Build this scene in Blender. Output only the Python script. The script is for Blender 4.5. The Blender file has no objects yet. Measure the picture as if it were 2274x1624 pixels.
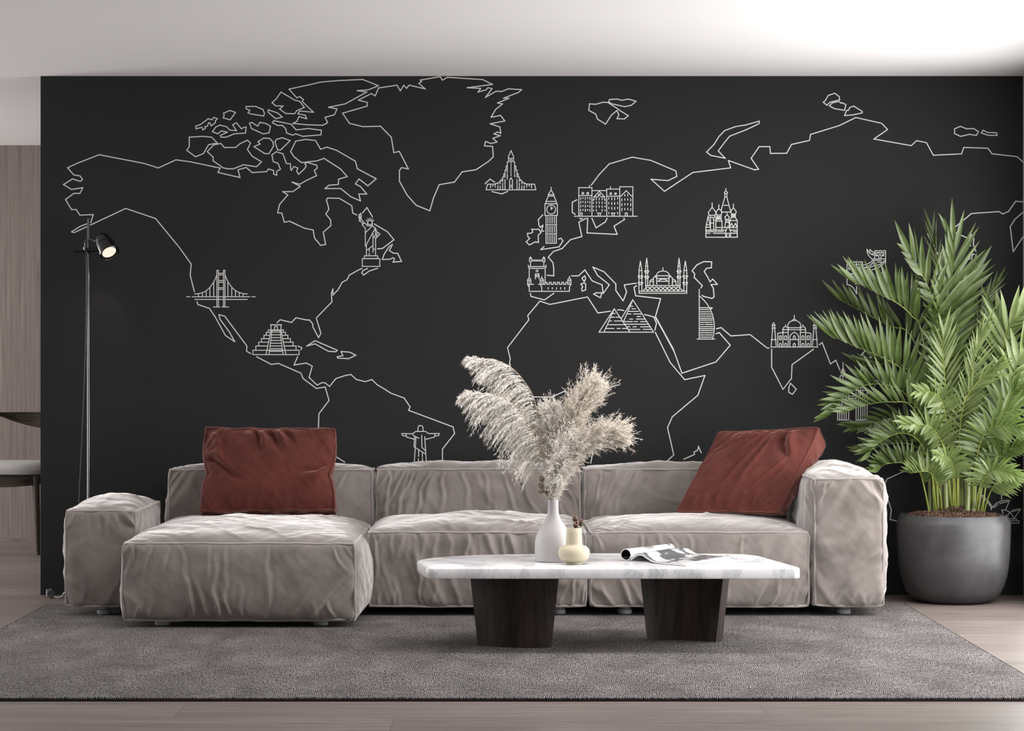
import bpy, math, random
import numpy as np

R = math.radians
PI = math.pi
# ---------------------------------------------------------------- camera geometry (metres; back wall is y = 0, floor z = 0)
FOC, CX, CY = 5400.0, 1110.0, 812.0
CAMD, CAMZ = 11.65, 1.10
CEIL = 1.10 + (812 - 169) * CAMD / FOC


def P(px, py, y):
    """a point of the picture at depth y in the room"""
    D = CAMD + y
    return ((px - CX) * D / FOC, y, CAMZ - (py - CY) * D / FOC)


def yfloor(py, z=0.0):
    return (CAMZ - z) * FOC / (py - CY) - CAMD


col = bpy.context.scene.collection
M = {}
ORG = {}


def tag(o, label=None, cat=None, group=None, kind=None):
    if label: o['label'] = label
    if cat: o['category'] = cat
    if group: o['group'] = group
    if kind: o['kind'] = kind
    return o


def empty(name, loc=(0, 0, 0)):
    o = bpy.data.objects.new(name, None)
    o.empty_display_size = .1
    o.location = loc
    col.objects.link(o)
    ORG[o] = tuple(loc)
    return o


def raw_mesh(name, V, F, mat, parent=None, smooth=False, loc=None, sharp=None, uv=None):
    """V are world coordinates; F faces (list or array)"""
    V = np.asarray(V, dtype=np.float64).reshape(-1, 3)
    if parent is not None:
        org = ORG[parent]
    else:
        org = loc if loc is not None else (0, 0, 0)
    V = V - np.array(org)
    me = bpy.data.meshes.new(name)
    if isinstance(F, np.ndarray):
        nf, k = F.shape
        me.vertices.add(len(V)); me.vertices.foreach_set('co', V.astype(np.float32).ravel())
        me.loops.add(nf * k); me.loops.foreach_set('vertex_index', F.astype(np.int32).ravel())
        me.polygons.add(nf)
        me.polygons.foreach_set('loop_start', np.arange(0, nf * k, k, dtype=np.int32))
        me.update(calc_edges=True)
    else:
        me.from_pydata([tuple(v) for v in V], [], [tuple(f) for f in F])
        me.update()
    if smooth:
        me.polygons.foreach_set('use_smooth', [True] * len(me.polygons))
        if sharp:
            me.set_sharp_from_angle(angle=R(sharp))
    if uv is not None:
        ul = me.uv_layers.new(name='UVMap')
        li = np.zeros(len(me.loops), dtype=np.int32); me.loops.foreach_get('vertex_index', li)
        ul.data.foreach_set('uv', np.asarray(uv, dtype=np.float32)[li].ravel())
    if mat: me.materials.append(mat)
    o = bpy.data.objects.new(name, me)
    col.objects.link(o)
    if parent is not None:
        o.parent = parent
        ORG[o] = ORG[parent]
    else:
        o.location = org
        ORG[o] = tuple(org)
    return o


class MB:
    def __init__(s): s.V = []; s.F = []

    def box(s, x0, x1, y0, y1, z0, z1):
        b = len(s.V)
        s.V += [(x, y, z) for z in (z0, z1) for y in (y0, y1) for x in (x0, x1)]
        s.F += [tuple(b + i for i in f) for f in ((0, 2, 3, 1), (4, 5, 7, 6), (0, 1, 5, 4), (2, 6, 7, 3), (0, 4, 6, 2), (1, 3, 7, 5))]
        return s

    def grid(s, P_, closed_u=False, closed_v=False):
        """P_ is a list of rows of points"""
        b = len(s.V); n = len(P_); m = len(P_[0])
        for r in P_: s.V += [tuple(p) for p in r]
        for i in range(n if closed_u else n - 1):
            for j in range(m if closed_v else m - 1):
                i2, j2 = (i + 1) % n, (j + 1) % m
                s.F.append((b + i * m + j, b + i * m + j2, b + i2 * m + j2, b + i2 * m + j))
        return s

    def tube(s, pts, r, n=8, cap=True):
        pts = [np.array(p, float) for p in pts]
        rs = r if hasattr(r, '__len__') else [r] * len(pts)
        rows = []; up = None
        for i, p in enumerate(pts):
            t = pts[min(i + 1, len(pts) - 1)] - pts[max(i - 1, 0)]
            t = t / (np.linalg.norm(t) + 1e-12)
            if up is None:
                up = np.array((0, 0, 1.)) if abs(t[2]) < .9 else np.array((1., 0, 0))
            a = np.cross(t, up); a /= np.linalg.norm(a) + 1e-12
            c = np.cross(a, t); up = c
            rows.append([p + rs[i] * (math.cos(2 * PI * k / n) * a + math.sin(2 * PI * k / n) * c) for k in range(n)])
        b = len(s.V)
        s.grid(rows, closed_v=True)
        if cap:
            s.F.append(tuple(b + k for k in range(n))[::-1])
            s.F.append(tuple(b + (len(pts) - 1) * n + k for k in range(n)))
        return s

    def lathe(s, prof, c, n=48, cap0=True, cap1=True, axis=None):
        """prof: (radius, height) list; c centre at height 0; axis optional 3 unit vectors (a, b, up)"""
        A, B, U = axis if axis else (np.array((1., 0, 0)), np.array((0, 1., 0)), np.array((0, 0, 1.)))
        c = np.array(c, float)
        b = len(s.V)
        rows = [[c + h * U + r * (math.cos(2 * PI * k / n) * A + math.sin(2 * PI * k / n) * B) for k in range(n)] for r, h in prof]
        s.grid(rows, closed_v=True)
        if cap0: s.F.append(tuple(b + k for k in range(n))[::-1])
        if cap1: s.F.append(tuple(b + (len(prof) - 1) * n + k for k in range(n)))
        return s

    def build(s, name, mat, parent=None, smooth=False, sharp=35, loc=None):
        return raw_mesh(name, s.V, s.F, mat, parent, smooth, loc, sharp)


def bevel(o, w, seg=3, ang=30):
    m = o.modifiers.new('bevel', 'BEVEL'); m.width = w; m.segments = seg; m.limit_method = 'ANGLE'; m.angle_limit = R(ang)
    return o


def spline(pts, n):
    """Catmull-Rom through pts, n samples"""
    p = np.array(pts, float)
    p = np.vstack([2 * p[0] - p[1], p, 2 * p[-1] - p[-2]])
    out = []
    m = len(p) - 3
    for i in range(n):
        t = i / (n - 1) * m
        k = min(int(t), m - 1); f = t - k
        a, b, c, d = p[k], p[k + 1], p[k + 2], p[k + 3]
        out.append(.5 * (2 * b + (c - a) * f + (2 * a - 5 * b + 4 * c - d) * f * f + (3 * b - a - 3 * c + d) * f ** 3))
    return np.array(out)


# ---------------------------------------------------------------- noise (numpy)
def _hash(i, j, seed):
    h = (i.astype(np.int64) * 374761393 + j.astype(np.int64) * 668265263 + seed * 1442695041) & 0xffffffff
    h = ((h ^ (h >> 13)) * 1274126177) & 0xffffffff
    h = h ^ (h >> 16)
    return h.astype(np.float64) / 4294967295.0


def gnoise(x, y, seed=0):
    """2D gradient noise in about [-1, 1]"""
    x = np.asarray(x, float); y = np.asarray(y, float)
    xi = np.floor(x); yi = np.floor(y); fx = x - xi; fy = y - yi
    ux = fx * fx * fx * (fx * (fx * 6 - 15) + 10); uy = fy * fy * fy * (fy * (fy * 6 - 15) + 10)
    r = 0
    for a in (0, 1):
        for b in (0, 1):
            an = _hash(xi + a, yi + b, seed) * 2 * PI
            g = np.cos(an) * (fx - a) + np.sin(an) * (fy - b)
            r = r + g * (ux if a else 1 - ux) * (uy if b else 1 - uy)
    return r * 1.5


def noise1(x, seed=0):
    return gnoise(x, np.full_like(np.asarray(x, float), .37), seed)


# ---------------------------------------------------------------- materials
def newmat(name):
    m = bpy.data.materials.new(name); m.use_nodes = True
    nt = m.node_tree
    return m, nt, nt.nodes['Principled BSDF']


def N(nt, t, **kw):
    n = nt.nodes.new(t)
    for k, v in kw.items():
        if k in n.inputs: n.inputs[k].default_value = v
        else: setattr(n, k, v)
    return n


def setin(n, **kw):
    for k, v in kw.items():
        n.inputs[k.replace('_', ' ')].default_value = v


def ramp(nt, stops, interp='LINEAR'):
    n = nt.nodes.new('ShaderNodeValToRGB')
    n.color_ramp.interpolation = interp
    e = n.color_ramp.elements
    while len(e) < len(stops): e.new(.5)
    for k, (p, c) in enumerate(stops):
        e[k].position = p; e[k].color = (c[0], c[1], c[2], 1)
    return n


def mapping(nt, scale=(1, 1, 1), loc=(0, 0, 0), rot=(0, 0, 0), coord='Object'):
    tc = nt.nodes.new('ShaderNodeTexCoord'); mp = nt.nodes.new('ShaderNodeMapping')
    mp.inputs['Scale'].default_value = scale; mp.inputs['Location'].default_value = loc; mp.inputs['Rotation'].default_value = rot
    nt.links.new(tc.outputs[coord], mp.inputs['Vector'])
    return mp.outputs['Vector']


def noise_tex(nt, vec, scale, detail=3, rough=.5, dist=0):
    n = nt.nodes.new('ShaderNodeTexNoise')
    n.inputs['Scale'].default_value = scale; n.inputs['Detail'].default_value = detail
    n.inputs['Roughness'].default_value = rough; n.inputs['Distortion'].default_value = dist
    nt.links.new(vec, n.inputs['Vector'])
    return n


def bump(nt, bsdf, height, strength=.3, dist=.01, normal=None):
    b = nt.nodes.new('ShaderNodeBump'); b.inputs['Strength'].default_value = strength; b.inputs['Distance'].default_value = dist
    nt.links.new(height, b.inputs['Height'])
    if normal: nt.links.new(normal, b.inputs['Normal'])
    nt.links.new(b.outputs['Normal'], bsdf.inputs['Normal'])
    return b


def mixc(nt, fac, a, b, mode='MIX'):
    n = nt.nodes.new('ShaderNodeMix'); n.data_type = 'RGBA'; n.blend_type = mode
    for s, v in ((0, fac), (6, a), (7, b)):
        if hasattr(v, 'is_output'): nt.links.new(v, n.inputs[s])
        elif s == 0: n.inputs[0].default_value = v
        else: n.inputs[s].default_value = (v[0], v[1], v[2], 1)
    return n.outputs[2]


def math_n(nt, op, a, b=None, clamp=False):
    n = nt.nodes.new('ShaderNodeMath'); n.operation = op; n.use_clamp = clamp
    for i, v in enumerate((a, b)):
        if v is None: continue
        if hasattr(v, 'is_output'): nt.links.new(v, n.inputs[i])
        else: n.inputs[i].default_value = v
    return n.outputs[0]


def simple(name, c, rough=.5, metal=0, **kw):
    m, nt, b = newmat(name)
    b.inputs['Base Color'].default_value = (c[0], c[1], c[2], 1); b.inputs['Roughness'].default_value = rough; b.inputs['Metallic'].default_value = metal
    # a trace of unevenness so that nothing is perfectly flat
    n = noise_tex(nt, mapping(nt), 60, 2)
    r = ramp(nt, [(0, (max(rough - .05, 0),) * 3), (1, (min(rough + .05, 1),) * 3)])
    nt.links.new(n.outputs['Fac'], r.inputs['Fac']); nt.links.new(r.outputs['Color'], b.inputs['Roughness'])
    for k, v in kw.items(): b.inputs[k.replace('_', ' ')].default_value = v
    return m


def velvet(name, dark, light, sheen, tint, bscale=1.0, nap=.34):
    m, nt, b = newmat(name)
    v = mapping(nt)
    big = noise_tex(nt, v, 5.5, 5, .62, .6)
    r = ramp(nt, [(.34, dark), (.64, light)])
    nt.links.new(big.outputs['Fac'], r.inputs['Fac'])
    fine = noise_tex(nt, v, 420, 2, .6)
    c = mixc(nt, math_n(nt, 'MULTIPLY', fine.outputs['Fac'], .35), r.outputs['Color'], (dark[0] * .55, dark[1] * .55, dark[2] * .55))
    nt.links.new(c, b.inputs['Base Color'])
    b.inputs['Roughness'].default_value = .85
    b.inputs['Specular IOR Level'].default_value = .25
    b.inputs['Sheen Weight'].default_value = sheen
    b.inputs['Sheen Roughness'].default_value = .32
    b.inputs['Sheen Tint'].default_value = (tint[0], tint[1], tint[2], 1)
    mid = noise_tex(nt, v, 17 * bscale, 2, .5, .3)
    h = math_n(nt, 'ADD', math_n(nt, 'MULTIPLY', mid.outputs['Fac'], 1.0), math_n(nt, 'MULTIPLY', fine.outputs['Fac'], .12))
    bm = bump(nt, b, h, .16, .012)
    # a second nap lobe: fibres catching light at grazing angles
    s2 = nt.nodes.new('ShaderNodeBsdfSheen'); s2.inputs['Color'].default_value = (tint[0] * nap, tint[1] * nap, tint[2] * nap, 1); s2.inputs['Roughness'].default_value = .5
    nt.links.new(bm.outputs['Normal'], s2.inputs['Normal'])
    ad = nt.nodes.new('ShaderNodeAddShader'); out = [q for q in nt.nodes if q.type == 'OUTPUT_MATERIAL'][0]
    nt.links.new(b.outputs[0], ad.inputs[0]); nt.links.new(s2.outputs[0], ad.inputs[1]); nt.links.new(ad.outputs[0], out.inputs['Surface'])
    return m


def build_materials():
    # dark wall
    m, nt, b = newmat('charcoal_wall_paint'); M['wall'] = m
    n = noise_tex(nt, mapping(nt), 160, 3)
    r = ramp(nt, [(.3, (.0205, .0205, .0208)), (.7, (.0230, .0230, .0233))]); nt.links.new(n.outputs['Fac'], r.inputs['Fac'])
    nt.links.new(r.outputs['Color'], b.inputs['Base Color']); b.inputs['Roughness'].default_value = .75; b.inputs['Specular IOR Level'].default_value = .12
    M['chalk'] = simple('white_line_paint', (.62, .62, .615), .8)
    # plaster
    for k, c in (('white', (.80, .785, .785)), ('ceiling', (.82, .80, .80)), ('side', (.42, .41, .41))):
        m, nt, b = newmat(k + '_plaster'); M[k] = m
        n = noise_tex(nt, mapping(nt), 90, 3); r = ramp(nt, [(.2, tuple(q * .985 for q in c)), (.8, c)])
        nt.links.new(n.outputs['Fac'], r.inputs['Fac']); nt.links.new(r.outputs['Color'], b.inputs['Base Color'])
        b.inputs['Roughness'].default_value = .9; b.inputs['Specular IOR Level'].default_value = .2
        bump(nt, b, n.outputs['Fac'], .05, .002)
    # floor planks, long side along x
    m, nt, b = newmat('oak_plank_floor'); M['floor'] = m
    v = mapping(nt, loc=(0.33, 4.055, 0))
    br = nt.nodes.new('ShaderNodeTexBrick'); nt.links.new(v, br.inputs['Vector'])
    br.offset = .37; br.offset_frequency = 2; br.squash = 1
    br.inputs['Scale'].default_value = 1; br.inputs['Brick Width'].default_value = 1.86; br.inputs['Row Height'].default_value = .29
    br.inputs['Mortar Size'].default_value = .0011; br.inputs['Mortar Smooth'].default_value = .2; br.inputs['Bias'].default_value = 0
    br.inputs['Color1'].default_value = (0, 0, 0, 1); br.inputs['Color2'].default_value = (1, 1, 1, 1)
    sh = nt.nodes.new('ShaderNodeVectorMath'); sh.operation = 'MULTIPLY_ADD'
    nt.links.new(br.outputs['Color'], sh.inputs[0]); sh.inputs[1].default_value = (7, 3, 5); nt.links.new(v, sh.inputs[2])
    sc = nt.nodes.new('ShaderNodeVectorMath'); sc.operation = 'MULTIPLY'; nt.links.new(sh.outputs[0], sc.inputs[0]); sc.inputs[1].default_value = (.8, 6, 1)
    g1 = noise_tex(nt, sc.outputs[0], 1.5, 6, .60, 1.6)
    wv = nt.nodes.new('ShaderNodeTexWave'); wv.wave_type = 'BANDS'; wv.bands_direction = 'Y'
    sc2 = nt.nodes.new('ShaderNodeVectorMath'); sc2.operation = 'MULTIPLY'; nt.links.new(sh.outputs[0], sc2.inputs[0]); sc2.inputs[1].default_value = (.30, 1.5, 1)
    nt.links.new(sc2.outputs[0], wv.inputs['Vector']); setin(wv, Scale=4.5, Distortion=11, Detail=2, Detail_Scale=.8)
    r1 = ramp(nt, [(.25, (.150, .120, .108)), (.5, (.205, .170, .155)), (.78, (.255, .218, .202))]); nt.links.new(g1.outputs['Fac'], r1.inputs['Fac'])
    c = mixc(nt, math_n(nt, 'MULTIPLY', math_n(nt, 'POWER', wv.outputs['Fac'], 4), .50), r1.outputs['Color'], (.11, .084, .074))
    pl = mixc(nt, .16, c, br.outputs['Color'], 'SOFT_LIGHT')
    c2 = mixc(nt, br.outputs['Fac'], pl, (.09, .07, .06))
    nt.links.new(c2, b.inputs['Base Color']); b.inputs['Roughness'].default_value = .42; b.inputs['Specular IOR Level'].default_value = .4
    bump(nt, b, math_n(nt, 'SUBTRACT', math_n(nt, 'MULTIPLY', g1.outputs['Fac'], .3), br.outputs['Fac']), .25, .003)
    # wood wall panelling, grain vertical, boards about .07 m wide
    m, nt, b = newmat('vertical_oak_veneer'); M['veneer'] = m
    v = mapping(nt)
    sep = nt.nodes.new('ShaderNodeSeparateXYZ'); nt.links.new(v, sep.inputs[0])
    bd = math_n(nt, 'FLOOR', math_n(nt, 'DIVIDE', sep.outputs['X'], .098))
    wn = nt.nodes.new('ShaderNodeTexWhiteNoise'); wn.noise_dimensions = '1D'; nt.links.new(bd, wn.inputs['W'])
    sh = nt.nodes.new('ShaderNodeVectorMath'); sh.operation = 'MULTIPLY_ADD'; nt.links.new(wn.outputs['Color'], sh.inputs[0]); sh.inputs[1].default_value = (3, 0, 5); nt.links.new(v, sh.inputs[2])
    sc = nt.nodes.new('ShaderNodeVectorMath'); sc.operation = 'MULTIPLY'; nt.links.new(sh.outputs[0], sc.inputs[0]); sc.inputs[1].default_value = (55, 1, 1.3)
    g = noise_tex(nt, sc.outputs[0], 1.3, 5, .65, .8)
    r = ramp(nt, [(.28, (.115, .088, .078)), (.55, (.215, .172, .153)), (.8, (.30, .25, .225))]); nt.links.new(g.outputs['Fac'], r.inputs['Fac'])
    c = mixc(nt, math_n(nt, 'MULTIPLY', wn.outputs['Value'], .3), r.outputs['Color'], (.14, .11, .10))
    nt.links.new(c, b.inputs['Base Color']); b.inputs['Roughness'].default_value = .5
    bump(nt, b, g.outputs['Fac'], .12, .002)
    # dark walnut for chair and table legs
    for k, c0, c1, ax, rg in (('walnut', (.006, .004, .0032), (.052, .033, .027), (17, 17, 1.5), .5), ('chairwood', (.022, .017, .013), (.070, .054, .043), (1.6, 14, 26), .42)):
        m, nt, b = newmat(k); M[k] = m
        g = noise_tex(nt, mapping(nt, scale=ax), 1.5, 6, .68, 1.6)
        r = ramp(nt, [(.3, c0), (.72, c1)]); nt.links.new(g.outputs['Fac'], r.inputs['Fac'])
        nt.links.new(r.outputs['Color'], b.inputs['Base Color']); b.inputs['Roughness'].default_value = rg; b.inputs['Specular IOR Level'].default_value = .22
        bump(nt, b, g.outputs['Fac'], .25, .002)
    # velvet fabrics
    M['sofa'] = velvet('taupe_velvet', (.165, .141, .128), (.262, .230, .212), .85, (1, .965, .96))
    M['piping'] = velvet('taupe_piping', (.22, .19, .18), (.30, .265, .25), 1.0, (1, .97, .96))
    M['red'] = velvet('terracotta_velvet', (.070, .015, .0105), (.115, .026, .019), .5, (1, .55, .5), .8, .16)
    M['redpiping'] = velvet('terracotta_piping', (.065, .014, .010), (.10, .024, .017), .6, (1, .6, .55), 1, .2)
    # rug
    m, nt, b = newmat('woven_grey_rug'); M['rug'] = m
    v = mapping(nt)
    wob = noise_tex(nt, v, 9, 3, .6)
    vm = nt.nodes.new('ShaderNodeVectorMath'); vm.operation = 'MULTIPLY_ADD'
    nt.links.new(wob.outputs['Color'], vm.inputs[0]); vm.inputs[1].default_value = (.040, .02, 0); nt.links.new(v, vm.inputs[2])
    w1 = nt.nodes.new('ShaderNodeTexWave'); w1.wave_type = 'BANDS'; w1.bands_direction = 'X'; nt.links.new(vm.outputs[0], w1.inputs['Vector'])
    setin(w1, Scale=56, Distortion=1.4, Detail=1, Detail_Scale=2)
    st = nt.nodes.new('ShaderNodeVectorMath'); st.operation = 'MULTIPLY'; nt.links.new(vm.outputs[0], st.inputs[0]); st.inputs[1].default_value = (175, 28, 1)
    n1 = noise_tex(nt, st.outputs[0], 1, 2, .6)
    f = math_n(nt, 'ADD', math_n(nt, 'MULTIPLY', w1.outputs['Fac'], .42), math_n(nt, 'MULTIPLY', n1.outputs['Fac'], .95))
    r = ramp(nt, [(.55, (.005, .004, .004)), (.68, (.066, .060, .060)), (.80, (.30, .282, .278))]); nt.links.new(f, r.inputs['Fac'])
    pt = noise_tex(nt, mapping(nt, scale=(1, .5, 1), rot=(0, 0, .25)), 5.5, 4, .6, .4)
    rp = ramp(nt, [(.32, (.72, .69, .685)), (.52, (1.0, .98, .97)), (.70, (1.32, 1.29, 1.28))]); nt.links.new(pt.outputs['Fac'], rp.inputs['Fac'])
    nt.links.new(mixc(nt, 1.0, r.outputs['Color'], rp.outputs['Color'], 'MULTIPLY'), b.inputs['Base Color'])
    b.inputs['Roughness'].default_value = .95; b.inputs['Specular IOR Level'].default_value = .15
    bump(nt, b, f, .7, .006)
    # marble
    m, nt, b = newmat('white_marble'); M['marble'] = m
    v = mapping(nt, scale=(1, .55, .55), rot=(.5, .9, .45))
    wp = noise_tex(nt, v, 3.0, 5, .6)
    wm = nt.nodes.new('ShaderNodeVectorMath'); wm.operation = 'MULTIPLY_ADD'; nt.links.new(wp.outputs['Color'], wm.inputs[0]); wm.inputs[1].default_value = (.35, .35, .35); nt.links.new(v, wm.inputs[2])
    n0 = noise_tex(nt, wm.outputs[0], 7.5, 6, .62, .0)
    r0 = ramp(nt, [(.46, (0, 0, 0)), (.56, (.6, .6, .6)), (.66, (1, 1, 1))]); nt.links.new(n0.outputs['Fac'], r0.inputs['Fac'])
    n3 = noise_tex(nt, wm.outputs[0], 15, 7, .68, .2)
    r3 = ramp(nt, [(.465, (0, 0, 0)), (.50, (1, 1, 1)), (.535, (0, 0, 0))]); nt.links.new(n3.outputs['Fac'], r3.inputs['Fac'])
    c = mixc(nt, math_n(nt, 'MULTIPLY', r0.outputs['Color'], .62), (.84, .84, .85), (.40, .40, .42))
    c = mixc(nt, math_n(nt, 'MULTIPLY', math_n(nt, 'MULTIPLY', r3.outputs['Color'], r0.outputs['Color']), .65), c, (.22, .22, .235))
    nt.links.new(c, b.inputs['Base Color']); b.inputs['Roughness'].default_value = .22; b.inputs['Specular IOR Level'].default_value = .4
    # concrete pot
    m, nt, b = newmat('dark_concrete'); M['concrete'] = m
    v = mapping(nt)
    n = noise_tex(nt, v, 7, 7, .65, .6); n2 = noise_tex(nt, mapping(nt, scale=(6, 6, 90)), 1.4, 4, .6, .3)
    f = math_n(nt, 'ADD', math_n(nt, 'MULTIPLY', n.outputs['Fac'], .75), math_n(nt, 'MULTIPLY', n2.outputs['Fac'], .25))
    r = ramp(nt, [(.35, (.034, .0325, .035)), (.65, (.066, .064, .068))]); nt.links.new(f, r.inputs['Fac'])
    nt.links.new(r.outputs['Color'], b.inputs['Base Color']); b.inputs['Roughness'].default_value = .42
    bump(nt, b, f, .25, .003)
    # soil chips
    m, nt, b = newmat('bark_mulch'); M['soil'] = m
    vo = nt.nodes.new('ShaderNodeTexVoronoi'); nt.links.new(mapping(nt), vo.inputs['Vector']); vo.inputs['Scale'].default_value = 90
    r = ramp(nt, [(0, (.035, .018, .012)), (.6, (.12, .065, .045)), (1, (.30, .19, .14))]); nt.links.new(vo.outputs['Color'], r.inputs['Fac'])
    nt.links.new(r.outputs['Color'], b.inputs['Base Color']); b.inputs['Roughness'].default_value = .9
    # foliage
    for k, c0, c1 in (('leaf', (.048, .078, .018), (.120, .165, .050)), ('leaf_lit', (.105, .148, .042), (.200, .250, .098)), ('stalk', (.16, .20, .035), (.30, .33, .07)), ('cane', (.095, .125, .035), (.20, .23, .085))):  # second leaf colour is paler: light on the brighter fronds put into it
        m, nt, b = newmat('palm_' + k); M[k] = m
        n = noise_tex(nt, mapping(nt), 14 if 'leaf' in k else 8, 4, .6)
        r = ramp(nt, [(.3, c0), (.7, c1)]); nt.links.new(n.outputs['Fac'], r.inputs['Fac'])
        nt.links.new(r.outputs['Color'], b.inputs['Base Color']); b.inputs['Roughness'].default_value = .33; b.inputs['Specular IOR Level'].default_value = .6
        if 'leaf' in k:
            tr = nt.nodes.new('ShaderNodeBsdfTranslucent'); tr.inputs['Color'].default_value = (.16, .26, .05, 1)
            mx = nt.nodes.new('ShaderNodeMixShader'); mx.inputs[0].default_value = .22
            out = [q for q in nt.nodes if q.type == 'OUTPUT_MATERIAL'][0]
            nt.links.new(b.outputs[0], mx.inputs[1]); nt.links.new(tr.outputs[0], mx.inputs[2]); nt.links.new(mx.outputs[0], out.inputs['Surface'])
    M['pampas'] = simple('dried_pampas', (.74, .68, .61), .9, Specular_IOR_Level=.1)
    M['pampas2'] = simple('dried_pampas_pale', (.82, .78, .73), .9, Specular_IOR_Level=.1)
    M['straw'] = simple('dried_stem', (.42, .34, .20), .7)
    M['pod'] = simple('dried_seed_pod', (.19, .15, .11), .75)
    M['podin'] = simple('pod_hollow', (.05, .025, .015), .9)
    M['podbrown'] = simple('brown_seed_pod', (.085, .055, .035), .6)
    M['podlip'] = simple('pod_lip', (.42, .18, .13), .7)
    M['ceramic'] = simple('matt_white_ceramic', (.47, .45, .455), .5)
    M['cream'] = simple('cream_stoneware', (.52, .46, .34), .6)
    M['blackmetal'] = simple('gloss_black_enamel', (.006, .006, .006), .16)
    M['pole'] = simple('polished_dark_steel', (.16, .16, .165), .22, 1.0)
    M['foot'] = simple('grey_plastic', (.30, .30, .31), .4)
    M['white_pl'] = simple('white_plastic', (.75, .75, .75), .4)
    M['grey_pl'] = simple('dark_grey_plastic', (.045, .045, .05), .35)
    M['seatfab'] = simple('light_grey_wool', (.45, .43, .42), .95)
    M['darkpage'] = simple('dark_print_shaded_page', (.012, .012, .013), .45)  # dark print with the roll's inner shade put into its colour
    M['alu'] = simple('window_aluminium', (.30, .30, .30), .4, .6)
    M['rugedge'] = simple('dark_rug_binding', (.02, .018, .018), .95)
    # glowing bulb
    m, nt, b = newmat('glowing_bulb'); M['bulb'] = m
    b.inputs['Base Color'].default_value = (.02, .02, .02, 1); b.inputs['Emission Color'].default_value = (1.0, .92, .74, 1); b.inputs['Emission Strength'].default_value = .97
    # window glass
    m, nt, b = newmat('window_glass'); M['glass'] = m
    b.inputs['Base Color'].default_value = (1, 1, 1, 1); b.inputs['Roughness'].default_value = 0; b.inputs['Transmission Weight'].default_value = 1; b.inputs['IOR'].default_value = 1.02
    # magazine
    m, nt, b = newmat('magazine_paper'); M['paper'] = m
    b.inputs['Base Color'].default_value = (.80, .80, .80, 1); b.inputs['Roughness'].default_value = .35
    m, nt, b = newmat('magazine_photo_page'); M['photo'] = m
    tc = nt.nodes.new('ShaderNodeTexCoord'); sp = nt.nodes.new('ShaderNodeSeparateXYZ'); nt.links.new(tc.outputs['UV'], sp.inputs[0])
    n = noise_tex(nt, mapping(nt, scale=(1.1, 1.0, 1), loc=(3.1, 1.4, 0), coord='UV'), 2.1, 5, .55, .3)
    r = ramp(nt, [(.44, (.60, .60, .60)), (.475, (.12, .12, .125)), (.55, (.13, .13, .135)), (.575, (.50, .50, .50)), (.8, (.66, .66, .66))]); nt.links.new(n.outputs['Fac'], r.inputs['Fac'])
    msk = math_n(nt, 'LESS_THAN', sp.outputs['X'], .90)
    nt.links.new(mixc(nt, msk, (.80, .80, .80), r.outputs['Color']), b.inputs['Base Color']); b.inputs['Roughness'].default_value = .3
    m, nt, b = newmat('magazine_text_page'); M['textpage'] = m
    tc = nt.nodes.new('ShaderNodeTexCoord'); sp = nt.nodes.new('ShaderNodeSeparateXYZ'); nt.links.new(tc.outputs['UV'], sp.inputs[0])

    def box_mask(x0, x1, y0, y1):
        a = math_n(nt, 'MULTIPLY', math_n(nt, 'GREATER_THAN', sp.outputs['X'], x0), math_n(nt, 'LESS_THAN', sp.outputs['X'], x1))
        c_ = math_n(nt, 'MULTIPLY', math_n(nt, 'GREATER_THAN', sp.outputs['Y'], y0), math_n(nt, 'LESS_THAN', sp.outputs['Y'], y1))
        return math_n(nt, 'MULTIPLY', a, c_)
    dx = math_n(nt, 'DIVIDE', math_n(nt, 'SUBTRACT', sp.outputs['X'], .36), .16); dy = math_n(nt, 'DIVIDE', math_n(nt, 'SUBTRACT', sp.outputs['Y'], .47), .12)
    pic = math_n(nt, 'LESS_THAN', math_n(nt, 'ADD', math_n(nt, 'MULTIPLY', dx, dx), math_n(nt, 'MULTIPLY', dy, dy)), 1)
    ln = math_n(nt, 'GREATER_THAN', math_n(nt, 'SINE', math_n(nt, 'MULTIPLY', sp.outputs['X'], 420)), .1)
    wd = noise_tex(nt, mapping(nt, scale=(14, 120, 1), coord='UV'), 1, 1)
    ln = math_n(nt, 'MULTIPLY', ln, math_n(nt, 'GREATER_THAN', wd.outputs['Fac'], .47))
    t1 = math_n(nt, 'MULTIPLY', math_n(nt, 'ADD', box_mask(.28, .50, .12, .30), box_mask(.28, .50, .64, .76), True), ln)
    c = mixc(nt, math_n(nt, 'MULTIPLY', t1, .5), (.80, .80, .80), (.25, .25, .25))
    c = mixc(nt, pic, c, (.28, .28, .285))
    c = mixc(nt, box_mask(.22, .34, .80, .97), c, (.20, .20, .20))
    c = mixc(nt, box_mask(.36, .48, .90, .95), c, (.12, .12, .12))
    nt.links.new(c, b.inputs['Base Color']); b.inputs['Roughness'].default_value = .3
# ---------------------------------------------------------------- the drawing on the dark wall
FR = {'A': (120, 160, 2.9), 'B': (640, 160, 3.6917), 'C': (400, 160, 4.776), 'D': (400, 560, 3.3833),
      'E': (1060, 320, 3.5306), 'F': (1260, 180, 2.2426), 'G': (1100, 640, 3.4455), 'H': (1660, 440, 2.1368),
      'I': (1780, 460, 3.249), 'a': (1070, 330, 7.384), 'b': (1260, 400, 12.494), 'c': (1550, 410, 12.49),
      'd': (1150, 560, 13.536), 'e': (1400, 565, 7.922), 'f': (1310, 660, 14.2125), 'g': (1700, 690, 8.547),
      'h': (1860, 540, 11.6), 'm': (2090, 440, 6.767), 'n': (1820, 740, 7.382), 'o': (2160, 1060, 11.6),
      'p': (760, 440, 9.02), 'P': (0, 0, 1)}


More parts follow.
